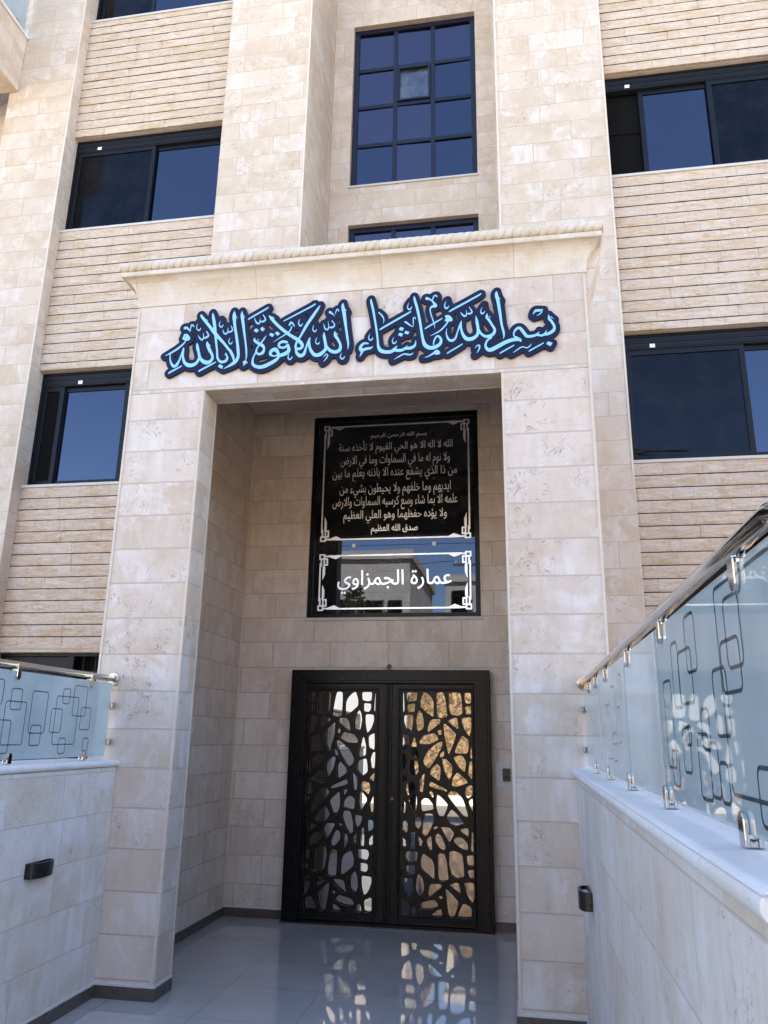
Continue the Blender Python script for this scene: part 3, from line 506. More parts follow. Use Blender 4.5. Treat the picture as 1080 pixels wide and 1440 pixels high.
# stair recess with its two windows
SW = [(0.18, 1.88, 8.56, 11.24), (0.18, 1.88, 5.28, 7.96), (0.18, 1.88, 11.84, 14.5)]
obj('recess_wall', wall_with_holes(-0.087, 2.147, 4.9, HB, YR, YR + 0.3, SW), M['stone_up'], B)

def quad_pane(x0, x1, z0, z1, y): return MB().box(x0, x1, y, y + 0.006, z0, z1)

def stair_window(x0, x1, z0, z1):
    y = YR + 0.075
    w = obj('window', MB().frame(x0, x1, z0, z1, 0.07, y, y + 0.07), M['navyframe'], B)
    cols, rows = 3, 4; ix0, ix1, iz0, iz1 = x0 + 0.07, x1 - 0.07, z0 + 0.07, z1 - 0.07
    cw, ch = (ix1 - ix0) / cols, (iz1 - iz0) / rows; b = 0.028
    for c in range(1, cols): obj('mullion', MB().box(ix0 + c * cw - b, ix0 + c * cw + b, y + 0.008, y + 0.062, iz0, iz1), M['navyframe'], w)
    for r in range(1, rows):
        for c in range(cols):
            xa = ix0 + c * cw + (b if c else 0); xb = ix0 + (c + 1) * cw - (b if c < cols - 1 else 0)
            obj('transom_bar', MB().box(xa, xb, y + 0.011, y + 0.06, iz0 + r * ch - b, iz0 + r * ch + b), M['navyframe'], w)
    for c in range(cols):
        for r in range(rows):
            xa, xb = ix0 + c * cw + (b if c else 0), ix0 + (c + 1) * cw - (b if c < cols - 1 else 0)
            za, zb = iz0 + r * ch + (b if r else 0), iz0 + (r + 1) * ch - (b if r < rows - 1 else 0)
            vent = (c == 1 and r == 2)
            tiltx, tiltz = rnd.uniform(-.004, .004), rnd.uniform(-.004, .004)
            pane = MB().add([(xa, y + 0.03 + tiltx, za), (xb, y + 0.03 - tiltx, za), (xb, y + 0.03 - tiltx + tiltz, zb), (xa, y + 0.03 + tiltx + tiltz, zb)], [(0, 1, 2, 3)])
            obj('pane', pane, M['ventglass'] if vent else (M['violetglass'] if (c < 2 and (r + c) % 3 != 0) or r == 3 else M['blueglass']), w)
            if vent: obj('vent_sash', MB().frame(xa + 0.004, xb - 0.004, za + 0.004, zb - 0.004, 0.03, y - 0.012, y + 0.02), M['navyframe'], w)
    obj('sill', MB().box(x0 - 0.01, x1 + 0.012, YR - 0.02, YR + 0.11, z0 - 0.03, z0 - 0.001), M['sill'], w, bevel=0.004)
    return w
for q in SW[:2]: stair_window(*q)
for q in SW[2:]: stair_window(*q)

# split-face stone bands: every course a row of hand-broken stones with a dark joint below it
def rough_band(x0, x1, z0, z1, y, seed, cell=0.026):
    P = 0.12825; m = MB(); r = random.Random(seed)
    k0 = int(math.floor((z0 - 0.058) / P + 0.001)); z = z0
    zz_ = [z0]
    k = k0 + 1
    while 0.058 + k * P < z1 - 0.02:
        if 0.058 + k * P > z0 + 0.04: zz_.append(0.058 + k * P)
        k += 1
    zz_.append(z1)
    for za, zb in zip(zz_, zz_[1:]):
        a, b = za + 0.0044, zb - 0.0044
        if zb == z1: b = zb
        # stones
        xb = [x0]
        while xb[-1] < x1 - 0.3: xb.append(xb[-1] + r.uniform(0.3, 0.75))
        xb[-1] = x1
        for xa, xe in zip(xb, xb[1:]):
            nx = max(2, int((xe - xa) / cell)); nz = 5; off = r.uniform(-0.002, 0.002); sd = r.uniform(0, 50); base = len(m.v)
            bias = r.uniform(-0.003, 0.003)
            for j in range(nz + 1):
                for i in range(nx + 1):
                    u, v = i / nx, j / nz; x = xa + 0.0012 + u * (xe - xa - 0.0024); zc = a + v * (b - a)
                    e = (0.55 + 0.45 * min(1.0, min(v, 1 - v) * 5)) * (0.6 + 0.4 * min(1.0, min(u, 1 - u) * nx * 0.6))
                    d = noise.fractal(Vector((x * 5.0, zc * 13, sd)), 1.0, 2.1, 3) * 0.005 + noise.fractal(Vector((x * 12.0, zc * 30, sd + 4)), 1.0, 2.1, 2) * 0.0035 + noise.noise(Vector((x * 1.6, zc * 4, sd + 9))) * 0.004
                    ledge = 0.004 * max(0.0, noise.noise(Vector((x * 3.0, sd * 3, zc * 22))))
                    m.v.append((x, y - (off + 0.012 + d + ledge + bias * (v - .5)) * e - 0.001, zc))
            for j in range(nz):
                for i in range(nx):
                    q = base + j * (nx + 1) + i; m.f.append((q, q + 1, q + nx + 2, q + nx + 1))
            # returns at top and bottom
            lo = [base + i for i in range(nx + 1)]; hi = [base + nz * (nx + 1) + i for i in range(nx + 1)]
            bl = len(m.v); m.v += [(m.v[i][0], y + 0.03, a) for i in lo]; bh = len(m.v); m.v += [(m.v[i][0], y + 0.03, b) for i in hi]
            for i in range(nx):
                m.f.append((bl + i, bl + i + 1, lo[i + 1], lo[i])); m.f.append((hi[i], hi[i + 1], bh + i + 1, bh + i))
    return m, zz_
def stone_band(x0, x1, z0, z1, seed):
    m, zz_ = rough_band(x0, x1, z0, z1, YQ, seed)
    o = obj('stone_band', m, M['rough'], B)
    js = MB()
    for z in zz_[1:-1]: js.box(x0, x1, YQ - 0.0105, YQ + 0.02, z - 0.0040, z + 0.0040)
    obj('joint', js, M['seal'], o)
    return o
# solid backing behind the bands, butting the windows above and below
XL0, XL1, XR0, XR1 = -3.25, -1.16, 3.365, 6.0
BANDS = [(2.33, 4.17), (5.61, 7.50), (8.92, 10.80), (12.22, HB)]
seed = 1
for (x0, x1) in ((XL0, XL1), (XR0, XR1)):
    for (z0, z1) in BANDS:
        seed += 1
        stone_band(x0, x1, z0, z1, seed)
        obj('band_backing', MB().box(x0 + 0.002, x1 - 0.002, YQ + 0.031, 2.855, z0 + 0.001, z1 - 0.001), M['stone_up'], B)

# sliding windows with a roller-shutter box
def sliding_window(x0, x1, z0, z1, spec, tagx=None, reveal=None, label=None):
    yf = 2.675
    w = obj('window', MB().frame(x0 + 0.002, x1 - 0.002, z0, z1, 0.03, yf, yf + 0.10, wt=0.03, wb=0.03), M['frame'], B, label=label)
    zb = z1 - 0.17
    sb = MB().box(x0 + 0.033, x1 - 0.033, yf + 0.004, yf + 0.09, zb, z1 - 0.032)
    obj('shutter_box', sb, M['framegrey'], w, bevel=0.004)
    gr = MB()
    for k in range(2): gr.box(x0 + 0.034, x1 - 0.034, yf - 0.004, yf + 0.003, zb + 0.012 + k * 0.058, zb + 0.052 + k * 0.058)
    obj('shutter_slat', gr, M['frame'], w, bevel=0.003)
    if tagx is not None: obj('sticker', MB().box(tagx - 0.026, tagx + 0.026, yf - 0.0075, yf - 0.0045, zb + 0.014, zb + 0.055), M['tag'], w)
    za, zt = z0 + 0.032, zb - 0.002
    for (a, b, depth, kind) in spec:
        y = yf + 0.012 + depth
        if kind == 'open':
            obj('opening', MB().box(a, b, yf + 0.10, yf + 0.17, za, zt), M['void'], w)
            obj('inner_shelf', MB().box(a, b, yf + 0.088, yf + 0.099, za + (zt - za) * 0.55, zt - 0.06), M['void'], w)
            continue
        obj('sash', MB().frame(a, b, za, zt, 0.055, y, y + 0.032), M['frame'], w, bevel=0.003)
        mat = {'blue': M['blueglass'], 'screen': M['screen'], 'dark': M['void']}[kind]
        obj('pane', quad_pane(a + 0.056, b - 0.056, za + 0.056, zt - 0.056, y + 0.014), mat, w)
    obj('sill', MB().box(x0 + 0.001, x1 - 0.001, 2.575, yf - 0.001, z0 - 0.028, z0 + 0.004), M['sill'], w, bevel=0.004)
    obj('backing', MB().box(x0 + 0.005, x1 - 0.005, yf + 0.171, 2.857, z0 + 0.002, z1 - 0.002), M['void'], w)
    return w
xm = (XL0 + XL1) / 2
sliding_window(XL0, XL1, 7.52, 8.915, [(XL0 + .03, xm + 0.06, 0.0, 'screen'), (xm + 0.0, XL1 - .03, 0.036, 'blue')], XL0 + 0.33)
sliding_window(XL0, XL1, 4.19, 5.605, [(XL0 + .03, XL0 + 0.30, 0.0, 'dark'), (XL0 + 0.25, XL1 - 0.98, 0.036, 'blue'), (XL1 - 1.02, XL1 - .03, 0.0, 'blue')], XL0 + 0.50)  # near-black left pane carries a dark reflection in its colour
sliding_window(XL0, XL1, 10.82, 12.215, [(XL0 + .03, xm - 0.2, 0.036, 'screen'), (xm - 0.25, XL1 - .03, 0.0, 'blue')])
sliding_window(XR0, XR1, 7.52, 8.915, [(XR0 + .03, XR0 + 0.42, 0.02, 'open'), (XR0 + 0.40, XR0 + 1.20, 0.036, 'blue'), (XR0 + 1.14, XR1 - .03, 0.0, 'screen')], XR0 + 0.28)
sliding_window(XR0, XR1, 4.19, 5.605, [(XR0 + .03, XR0 + 1.20, 0.0, 'screen'), (XR0 + 1.14, XR1 - .03, 0.036, 'blue')], XR0 + 0.31)
sliding_window(XR0, XR1, 10.82, 12.215, [(XR0 + .03, XR0 + 1.3, 0.036, 'screen'), (XR0 + 1.25, XR1 - .03, 0.0, 'blue')])
# ground-floor windows with grilles, seen above the left railing
for (a, b) in ((XL0, XL1), (XR0, XR1)):
    w = obj('window', MB().frame(a + 0.002, b - 0.002, 0.9, 2.328, 0.03, 2.66, 2.78), M['frame'], B)
    obj('shutter_slat', MB().box(a + 0.033, a + 0.80, 2.675, 2.76, 1.2, 2.29), M['framegrey'], w)
    obj('jamb', MB().box(a + 0.801, a + 0.87, 2.64, 2.77, 0.93, 2.298), M['frame'], w)
    obj('pane', MB().box(a + 0.871, b - 0.033, 2.755, 2.775, 0.93, 2.298), M['void'], w)
    gl = MB()
    for k in range(7): gl.tube([(a + 0.95 + k * 0.14, 2.70, 0.93), (a + 0.95 + k * 0.14, 2.70, 2.297)], 0.008, 8)
    gl.box(a + 0.872, b - 0.034, 2.693, 2.707, 2.13, 2.15)
    obj('grille', gl, M['framegrey'], w)
    obj('stone_base', MB().box(a + 0.001, b - 0.001, YQ, 2.855, -0.1, 0.899), M['stone_up'], B)

tw = thing('reflected_fronds', 'few dark added twigs lying on the sill of the lower right window', 'strands', (3.6, 2.66, 4.2))  # added thin tubes imitate palm fronds reflected in the pane
tr_ = random.Random(4)
for k in range(6):
    xa, za = 3.41 + tr_.uniform(0, .03), 4.215 + tr_.uniform(0, .15); xe, ze = 3.75 + tr_.uniform(0, .25), 4.22 + tr_.uniform(0, .13)
    obj('twig', MB().tube([(xa, 2.664, za), ((xa + xe) / 2, 2.655, min(za, ze) + .03 * tr_.random()), (xe, 2.664, ze)], [.005, .0045, .002], 6), M['cloth'], tw)

# balcony at the upper left
bal = obj('balcony', MB().box(-7.2, -4.045, 0.9, 2.42, 9.61, 10.46), M['stone_up'], B, bevel=0.006)
obj('balcony_coping', MB().box(-7.22, -4.02, 0.88, 2.421, 10.463, 10.50), M['coping'], bal, bevel=0.008)
obj('glass_panel', MB().box(-4.075, -4.063, 0.95, 2.35, 10.53, 11.25), M['frost'], bal)
for y in (1.05, 2.2): obj('clamp', MB().box(-4.095, -4.045, y - 0.03, y + 0.03, 10.501, 10.58), M['chrome'], bal, bevel=0.01)
obj('handrail', MB().tube([(-4.07, 0.9, 11.32), (-4.07, 2.42, 11.32)], 0.03, 14), M['steel'], bal, smooth=True)

# ------------------------------------------------------------------ entrance porch
XA, XB = -0.598, 2.763                        # outer faces
obj('pillar', MB().box(XA, 0.0, 0.0, 0.247, 0, 3.97), M['stone_pillar'], B, bevel=0.007)
obj('pillar', MB().box(2.157, XB, 0.0, 0.247, 0, 3.97), M['stone_pillar'], B, bevel=0.007)
obj('lintel', MB().box(XA, XB, 0.0, 0.247, 3.97, 5.0), M['stone'], B, bevel=0.005)
obj('porch_side_wall', MB().box(XA, -0.432, 0.247, 2.43, 0, 5.0), M['stone_in'], B)
obj('porch_side_wall', MB().box(2.59, XB, 0.247, 2.43, 0, 5.0), M['stone_in'], B)
obj('porch_ceiling', MB().box(-0.43, 2.588, 0.249, 2.268, 4.755, 4.99), M['stone_in'], B)
obj('porch_roof', MB().box(XA + .01, XB - .01, 0.01, 2.428, 5.003, 5.03), M['concrete'], B)
DOORH = (0.136, 1.951, 0.0, 2.122); WINH = (0.213, 1.882, 2.622, 4.69)
obj('porch_back_wall', wall_with_holes(-0.431, 2.589, 0.0, 4.754, 2.27, 2.42, [DOORH, WINH]), M['stone_in'], B)
# pale pointed strips along the pillar corners
for x in (-0.011, 2.168, XB - 0.011): obj('corner_joint', arris(x, -0.003, 0.09, 3.95 if x < 2.5 else 4.68, 0.016), M['arris'], B)
obj('corner_joint', arris(XA + 0.011, -0.003, 1.3, 4.68, 0.016), M['arris'], B)
obj('corner_joint', MB().box(-0.0005, 0.003, 0.225, 0.243, 0.09, 3.95), M['arris'], B)
obj('corner_joint', MB().box(0.0, 2.157, 0.23, 0.244, 3.9665, 3.9695), M['arris'], B)
obj('corner_joint', MB().box(-0.431, -0.421, 2.258, 2.2695, 0.08, 4.75), M['arris'], B)

# cornice: cove, fillet, then a twisted-rope moulding
prof = []
for k in range(9):
    a = math.pi / 2 * k / 8; prof.append((0.008 + 0.105 * (1 - math.cos(a)), 4.712 + 0.20 * math.sin(a)))
prof = [(0.0, 4.70), (0.008, 4.702)] + prof + [(0.117, 4.918), (0.117, 4.948), (0.02, 4.955), (-0.01, 5.02)]
path = [(XA, 2.43, -1, 0), (XA, 0.0, -1, -1), (XB, 0.0, 1, -1), (XB, 2.43, 1, 0)]
cor = obj('cornice', MB().sweep(prof, path), M['trim'], B)
def rope(p0, p1, axis, r=0.043, pitch=0.062, step=0.0055, n=24, flip=1):
    m = MB(); p0, p1 = Vector(p0), Vector(p1); L = (p1 - p0).length; d = (p1 - p0).normalized(); side = Vector((d.y, -d.x, 0)); up = Vector((0, 0, 1))
    N = int(L / step)
    for i in range(N + 1):
        s_ = L * i / N
        for k in range(n):
            a = 2 * math.pi * k / n
            ph = (s_ / pitch + flip * a / math.pi) % 1.0
            gq = max(0.0, 1 - abs(ph - 0.5) / 0.10)
            bul = 0.05 * math.sin(math.pi * ((ph + 0.5) % 1.0))
            rr = r * (0.96 + bul - 0.17 * gq)
            m.v.append(tuple(p0 + d * s_ + (side * math.cos(a) + up * math.sin(a)) * rr))
    for i in range(N):
        for k in range(n):
            m.f.append((i * n + k, i * n + (k + 1) % n, (i + 1) * n + (k + 1) % n, (i + 1) * n + k))
    m.f.append(tuple(reversed(range(n)))); m.f.append(tuple(N * n + k for k in range(n)))
    return m
rz = 4.995; ro = 0.098
obj('rope_moulding', rope((XA - ro - 0.03, -ro, rz), (XB + ro + 0.03, -ro, rz), 0, flip=-1), M['trim'], cor, smooth=True)
obj('rope_moulding', rope((XA - ro, -ro + 0.06, rz), (XA - ro, 2.42, rz), 1), M['trim'], cor, smooth=True)
obj('rope_moulding', rope((XB + ro, -ro + 0.06, rz), (XB + ro, 2.42, rz), 1), M['trim'], cor, smooth=True)
# added wedge whose shaded underside makes the dark triangle beside the cornice
obj('shade_wedge', MB().add([(XB + 0.001, 0.03, 4.50), (XB + 0.001, 2.42, 4.50), (XB + 0.135, 2.42, 4.95), (XB + 0.135, 0.03, 4.95), (XB + 0.001, 0.03, 4.95), (XB + 0.001, 2.42, 4.95)],
                               [(0, 1, 2, 3), (0, 3, 4), (1, 5, 2), (3, 2, 5, 4), (0, 4, 5, 1)]), M['stone_in'], cor)

# skirting with its pale grout line
def skirt(x0, x1, y0, y1, h=0.07):
    obj('skirting', MB().box(x0, x1, y0, y1, 0.001, h), M['skirt'], B, bevel=0.002)
skirt(-0.386, 0.0, -0.012, -0.0005); skirt(0.0005, 0.012, -0.012, 0.24)
skirt(2.145, 2.1565, -0.012, 0.24); skirt(2.157, 2.527, -0.012, -0.0005)
skirt(-0.4315, -0.419, 0.25, 2.2695, 0.073); skirt(2.577, 2.5895, 0.25, 2.2695, 0.073)
skirt(-0.418, 0.131, 2.2575, 2.2695, 0.073); skirt(1.956, 2.576, 2.2575, 2.2695, 0.073)
for q in ((-0.386, 0.001, -0.008, -0.0004, 0.0705, 0.085), (0.0012, 0.008, -0.008, 0.24, 0.0705, 0.083), (-0.431, -0.424, 0.25, 2.262, 0.0735, 0.083),
          (-0.424, 0.131, 2.2625, 2.2695, 0.0735, 0.083), (1.957, 2.577, 2.2625, 2.2695, 0.0735, 0.083), (2.158, 2.528, -0.008, -0.0004, 0.0705, 0.085), (2.149, 2.1562, -0.008, 0.24, 0.0705, 0.085)):
    obj('grout_line', MB().box(*q), M['grout'], B)

# ------------------------------------------------------------------ the door
DX0, DX1, DZ = 0.134, 1.953, 2.123; CX = 1.0435
door = obj('entrance_door', MB().frame(DX0, DX1, 0.012, DZ, 0.146, 2.15, 2.268, wt=0.122, wb=0.016), M['black'], B, bevel=0.006,
           label='black metal double door with cut-out pebble lattice over mirror glass')
obj('casing', MB().frame(DX0 + 0.03, DX1 - 0.03, 0.013, DZ - 0.028, 0.085, 2.138, 2.149, wt=0.066, wb=0.004), M['black'], door, bevel=0.004)
obj('threshold', MB().box(DX0, DX1, 2.12, 2.27, 0.0005, 0.011), M['skirt'], door)
LZ0, LZ1 = 0.098, 1.938
holes_r = [[(min(max(x / 1e4, 1.160), 1.802), min(max(z / 1e4, LZ0 + 0.006), LZ1 - 0.006)) for x, z in h] for h in LATTICE]
for side in (0, 1):
    mx = (lambda x: x) if side else (lambda x: 2 * CX - x)
    a, b = sorted((mx(1.0465), mx(1.806)))
    sa, sb = sorted((mx(1.154), mx(1.806)))
    # stiles, rails and mouldings as one ring
    lf = MB(); lo, hi = sorted((mx(1.0455), mx(1.805)))
    O = [(lo, 0.032), (hi, 0.032), (hi, 1.999), (lo, 1.999)]
    leaf = obj('door_leaf', plate([(min(mx(1.0455), mx(1.8055)), 0.030), (max(mx(1.0455), mx(1.8055)), 0.030), (max(mx(1.0455), mx(1.8055)), 1.999), (min(mx(1.0455), mx(1.8055)), 1.999)],
                                  [[(min(mx(1.135), mx(1.79)), 0.078), (max(mx(1.135), mx(1.79)), 0.078), (max(mx(1.135), mx(1.79)), 1.957), (min(mx(1.135), mx(1.79)), 1.957)]], 2.168, 2.225), M['black'], door, bevel=0.004)
    x0_, x1_ = sorted((mx(1.128), mx(1.8045)))
    obj('moulding', MB().frame(x0_, x1_, 0.070, 1.965, 0.016, 2.158, 2.1675), M['black'], door, bevel=0.004)
    obj('moulding', MB().frame(x0_ + 0.018, x1_ - 0.004, 0.088, 1.948, 0.010, 2.170, 2.186), M['black'], door, bevel=0.003)
    ox0, ox1 = sorted((mx(1.150), mx(1.8045)))
    hs = []
    for h in holes_r:
        cx = sum(p[0] for p in h) / len(h); cz = sum(p[1] for p in h) / len(h)
        q = []
        for x, z in h:
            d = math.hypot(x - cx, z - cz) + 1e-9; g_ = 0.0042
            q.append((mx(min(max(x + (x - cx) / d * g_, 1.157), 1.8015)), min(max(z + (z - cz) / d * g_, LZ0), LZ1 - 0.001)))
        hs.append(chaikin(chaikin(q, 1, 0.13), 2, 0.24))
    obj('lattice_panel', plate([(ox0, 0.09), (ox1, 0.09), (ox1, 1.945), (ox0, 1.945)], hs, 2.180, 2.190), M['black'], door)
    obj('mirror_pane', MB().box(ox0 - 0.01, ox1 + 0.004, 2.212, 2.218, 0.085, 1.95), M['doormirror'], door)
obj('meeting_stile', MB().box(1.012, 1.030, 2.156, 2.1675, 0.032, 1.997).box(1.040, 1.050, 2.150, 2.1675, 0.032, 1.997).box(1.060, 1.078, 2.156, 2.1675, 0.032, 1.997), M['black'], door, bevel=0.003)
obj('lock', MB().disc((1.087, 1.02), 0.012, 2.152, 2.167).box(1.084, 1.090, 2.147, 2.152, 1.014, 1.026), M['bronze'], door, smooth=False)

# ------------------------------------------------------------------ inscribed window over the door
WX0, WX1, WZ0, WZ1 = WINH
win = obj('inscribed_window', MB().frame(WX0 + 0.001, WX1 - 0.001, WZ0 + 0.001, WZ1 - 0.001, 0.045, 2.285, 2.36, wt=0.05, wb=0.04), M['black'], B,
          label='black framed mirror window inscribed with white Arabic verses')
jz = (3.331, 3.995); zs = [WZ0 + 0.042, jz[0], jz[1], WZ1 - 0.052]
for k in range(3):
    obj('pane', MB().box(WX0 + 0.047, WX1 - 0.047, 2.312 + 0.0006 * k, 2.320, zs[k] + 0.002, zs[k + 1] - 0.002), M['transom'], win)
obj('glazing_joint', MB().box(WX0 + 0.047, WX1 - 0.047, 2.3095, 2.323, jz[0] - 0.0019, jz[0] + 0.0019).box(WX0 + 0.047, WX1 - 0.047, 2.3095, 2.323, jz[1] - 0.0019, jz[1] + 0.0019), M['seal'], win)
obj('sill', MB().box(WX0 - 0.02, WX1 + 0.02, 2.252, 2.284, WZ0 - 0.032, WZ0 - 0.001), M['sill'], win, bevel=0.004)
for (x, z) in ((0.655, 3.331), (1.444, 3.331), (0.657, 3.995), (1.443, 3.995)):
    obj('glass_fixing', MB().disc((x, z), 0.021 if z < 3.5 else 0.017, 2.303, 2.3095), M['white'] if z < 3.5 else M['steel'], win)

# Arabic shaping: every letter to its isolated / final / initial / medial form, then right to left
AR = {}
def _reg(ch, base, two=False): AR[ch] = (base, base + 1) if two else (base, base + 1, base + 2, base + 3)
for ch, b in zip('آأؤإ', (0xFE81, 0xFE83, 0xFE85, 0xFE87)): _reg(ch, b, True)
_reg('ئ', 0xFE89); _reg('ا', 0xFE8D, True); _reg('ب', 0xFE8F); _reg('ة', 0xFE93, True)
for ch, b in zip('تثجحخ', (0xFE95, 0xFE99, 0xFE9D, 0xFEA1, 0xFEA5)): _reg(ch, b)
for ch, b in zip('دذرز', (0xFEA9, 0xFEAB, 0xFEAD, 0xFEAF)): _reg(ch, b, True)
for ch, b in zip('سشصضطظعغفقكلمنه', range(0xFEB1, 0xFEED, 4)): _reg(ch, b)
_reg('و', 0xFEED, True); _reg('ى', 0xFEEF, True); _reg('ي', 0xFEF1)
AR['ء'] = (0xFE80,)
LAMALEF = {'ا': 0xFEFB, 'أ': 0xFEF7, 'إ': 0xFEF9, 'آ': 0xFEF5}
def shape(s):
    out = []; i = 0; joined = False
    while i < len(s):
        c = s[i]
        if c == 'ل' and i + 1 < len(s) and s[i + 1] in LAMALEF:
            out.append(chr(LAMALEF[s[i + 1]] + (1 if joined else 0))); joined = False; i += 2; continue
        if c not in AR: out.append(c); joined = False; i += 1; continue
        f = AR[c]; nxt = s[i + 1] if i + 1 < len(s) else ' '
        right = len(f) == 4 and nxt in AR and len(AR[nxt]) > 1
        k = (3 if joined else 2) if right else (1 if joined and len(f) > 1 else 0)
        out.append(chr(f[k])); joined = right; i += 1
    return ''.join(reversed(out))
def letters(body, box, y, depth, mat, parent, name='lettering', fat=0.0):
    """outline of the shaped line, filled by winding number so that overlapping strokes stay solid"""
    cu = bpy.data.curves.new('lettering', 'FONT'); cu.body = shape(body); cu.size = 1.0; cu.resolution_u = 3; cu.fill_mode = 'NONE'; cu.dimensions = '3D'
    o = bpy.data.objects.new('lettering_source', cu); COL.objects.link(o); bpy.context.view_layer.update()
    me = bpy.data.meshes.new_from_object(o.evaluated_get(bpy.context.evaluated_depsgraph_get()))
    V = [(v.co.x, v.co.y) for v in me.vertices]; nxt = {}
    for e in me.edges: nxt.setdefault(e.vertices[0], []).append(e.vertices[1]); nxt.setdefault(e.vertices[1], []).append(e.vertices[0])
    bpy.data.objects.remove(o); bpy.data.curves.remove(cu); bpy.data.meshes.remove(me)
    loops = []; seen = set()
    for s0 in sorted(nxt):
        if s0 in seen: continue
        lp = [s0]; seen.add(s0); p = s0; c = min(nxt[s0], key=lambda q: (abs(q - s0) != 1, -q))
        while c not in seen:
            seen.add(c); lp.append(c); q = [k for k in nxt[c] if k != p]; p = c; c = q[0] if q else s0
        loops.append(lp)
    xa, xb = min(v[0] for v in V), max(v[0] for v in V); ya, yb = min(v[1] for v in V), max(v[1] for v in V)
    sx, sy = (box[1] - box[0]) / (xb - xa), (box[3] - box[2]) / (yb - ya)
    W = [(box[0] + (v[0] - xa) * sx, box[2] + (v[1] - ya) * sy) for v in V]
    st = 0.0022; pad = 0.012; X0, Z0 = box[0] - pad, box[2] - pad; nx, nz = int((box[1] - box[0] + 2 * pad) / st) + 2, int((box[3] - box[2] + 2 * pad) / st) + 2
    gx = X0 + np.arange(nx) * st; gz = Z0 + np.arange(nz) * st; D = np.full((nx, nz), 0.02); wind = np.zeros((nx, nz), int)
    for lp in loops:
        for i in range(len(lp)):
            (ax, az), (bx, bz) = W[lp[i]], W[lp[(i + 1) % len(lp)]]; dx, dz = bx - ax, bz - az; L = dx * dx + dz * dz
            if L < 1e-14: continue
            i0 = max(0, int((min(ax, bx) - X0 - .01) / st)); i1 = min(nx, int((max(ax, bx) - X0 + .01) / st) + 2); j0 = max(0, int((min(az, bz) - Z0 - .01) / st)); j1 = min(nz, int((max(az, bz) - Z0 + .01) / st) + 2)
            A, Bz = np.meshgrid(gx[i0:i1], gz[j0:j1], indexing='ij'); t = np.clip(((A - ax) * dx + (Bz - az) * dz) / L, 0, 1)
            D[i0:i1, j0:j1] = np.minimum(D[i0:i1, j0:j1], np.hypot(A - ax - t * dx, Bz - az - t * dz))
            if abs(dz) > 1e-12:
                k0 = np.searchsorted(gz, min(az, bz)); k1 = np.searchsorted(gz, max(az, bz))
                for j in range(k0, k1):
                    xc = ax + dx * (gz[j] - az) / dz; wind[:np.searchsorted(gx, xc), j] += 1 if dz > 0 else -1
    return obj(name, grid_sheet(np.where(wind != 0, -D, D) - fat, gx, gz, y, y + depth), mat, parent)
YT = 2.3085
for body, box in [
    ('بسم الله الرحمن الرحيم', (0.80, 1.37, 4.435, 4.50)),
    ('الله لا اله الا هو الحي القيوم لا تأخذه سنة', (0.47, 1.63, 4.275, 4.425)),
    ('ولا نوم له ما في السماوات وما في الارض', (0.494, 1.602, 4.125, 4.270)),
    ('من ذا الذي يشفع عنده الا باذنه يعلم ما بين', (0.415, 1.671, 3.990, 4.132)),
    ('ايديهم وما خلفهم ولا يحيطون بشيء من', (0.494, 1.608, 3.822, 3.968)),
    ('علمه الا بما شاء وسع كرسيه السماوات والارض', (0.426, 1.673, 3.690, 3.832)),
    ('ولا يؤده حفظهما وهو العلي العظيم', (0.54, 1.567, 3.556, 3.690)),
    ('صدق الله العظيم', (0.821, 1.284, 3.436, 3.540)),
    ('عمارة الجمزاوي', (0.502, 1.609, 2.856, 3.085))]:
    letters(body, box, YT - 0.0008, 0.001, M['etchwhite'], win, 'inscription', 0.0016 if box[3] < 3.2 else 0.0004)
# corner ornaments and border lines
def bars(segs, w, y=2.3080):
    return sdf_sheet([[(a[0], a[1], w), (b[0], b[1], w)] for a, b in segs], [], 0.0, 0.003, y, y + 0.0012)
def panel_border(x0, x1, z0, z1, w, side_l=True, top=True):
    s = []
    k = 0.075
    def corner(cx, cz, sx, sz):
        P = lambda u, v: (cx + sx * u * k, cz + sz * v * k)
        L = [(0, 0), (0, .55), (1.0, .55), (1.0, 1.35), (.6, 1.35), (.6, -.02)]
        for a, b in zip(L, L[1:]): s.append((P(*a), P(*b)))
        s.append((P(0, 0), P(.6, 0))); s.append((P(.6, .2), P(1.9, .2))); s.append((P(.2, .55), P(.2, 1.5)))
        spikes.append([P(1.0, .2), P(2.9, .2), P(2.1, .62), P(1.6, .45)]); spikes.append([P(.42, 1.35), P(.42, 3.4), P(.75, 2.6), P(.75, 1.6)])
    spikes = []
    corner(x0, z0, 1, 1); corner(x1, z0, -1, 1); corner(x0, z1, 1, -1); corner(x1, z1, -1, -1)
    g_ = 0.09
    s += [((x0 + g_, z0 + .012), (x1 - g_, z0 + .012)), ((x0 + g_, z1 - .012), (x1 - g_, z1 - .012)), ((x0 + .006, z0 + g_), (x0 + .006, z1 - g_)), ((x1 - .006, z0 + g_), (x1 - .006, z1 - g_))]
    return sdf_sheet([[(a[0], a[1], w), (b[0], b[1], w)] for a, b in s], spikes, 0.0, 0.004, 2.3075, 2.3088)
obj('ornament', panel_border(0.318, 1.792, 2.70, 3.245, 0.0075), M['etchwhite'], win)
obj('ornament', panel_border(0.318, 1.792, 3.385, 4.60, 0.0075), M['etchwhite'], win)

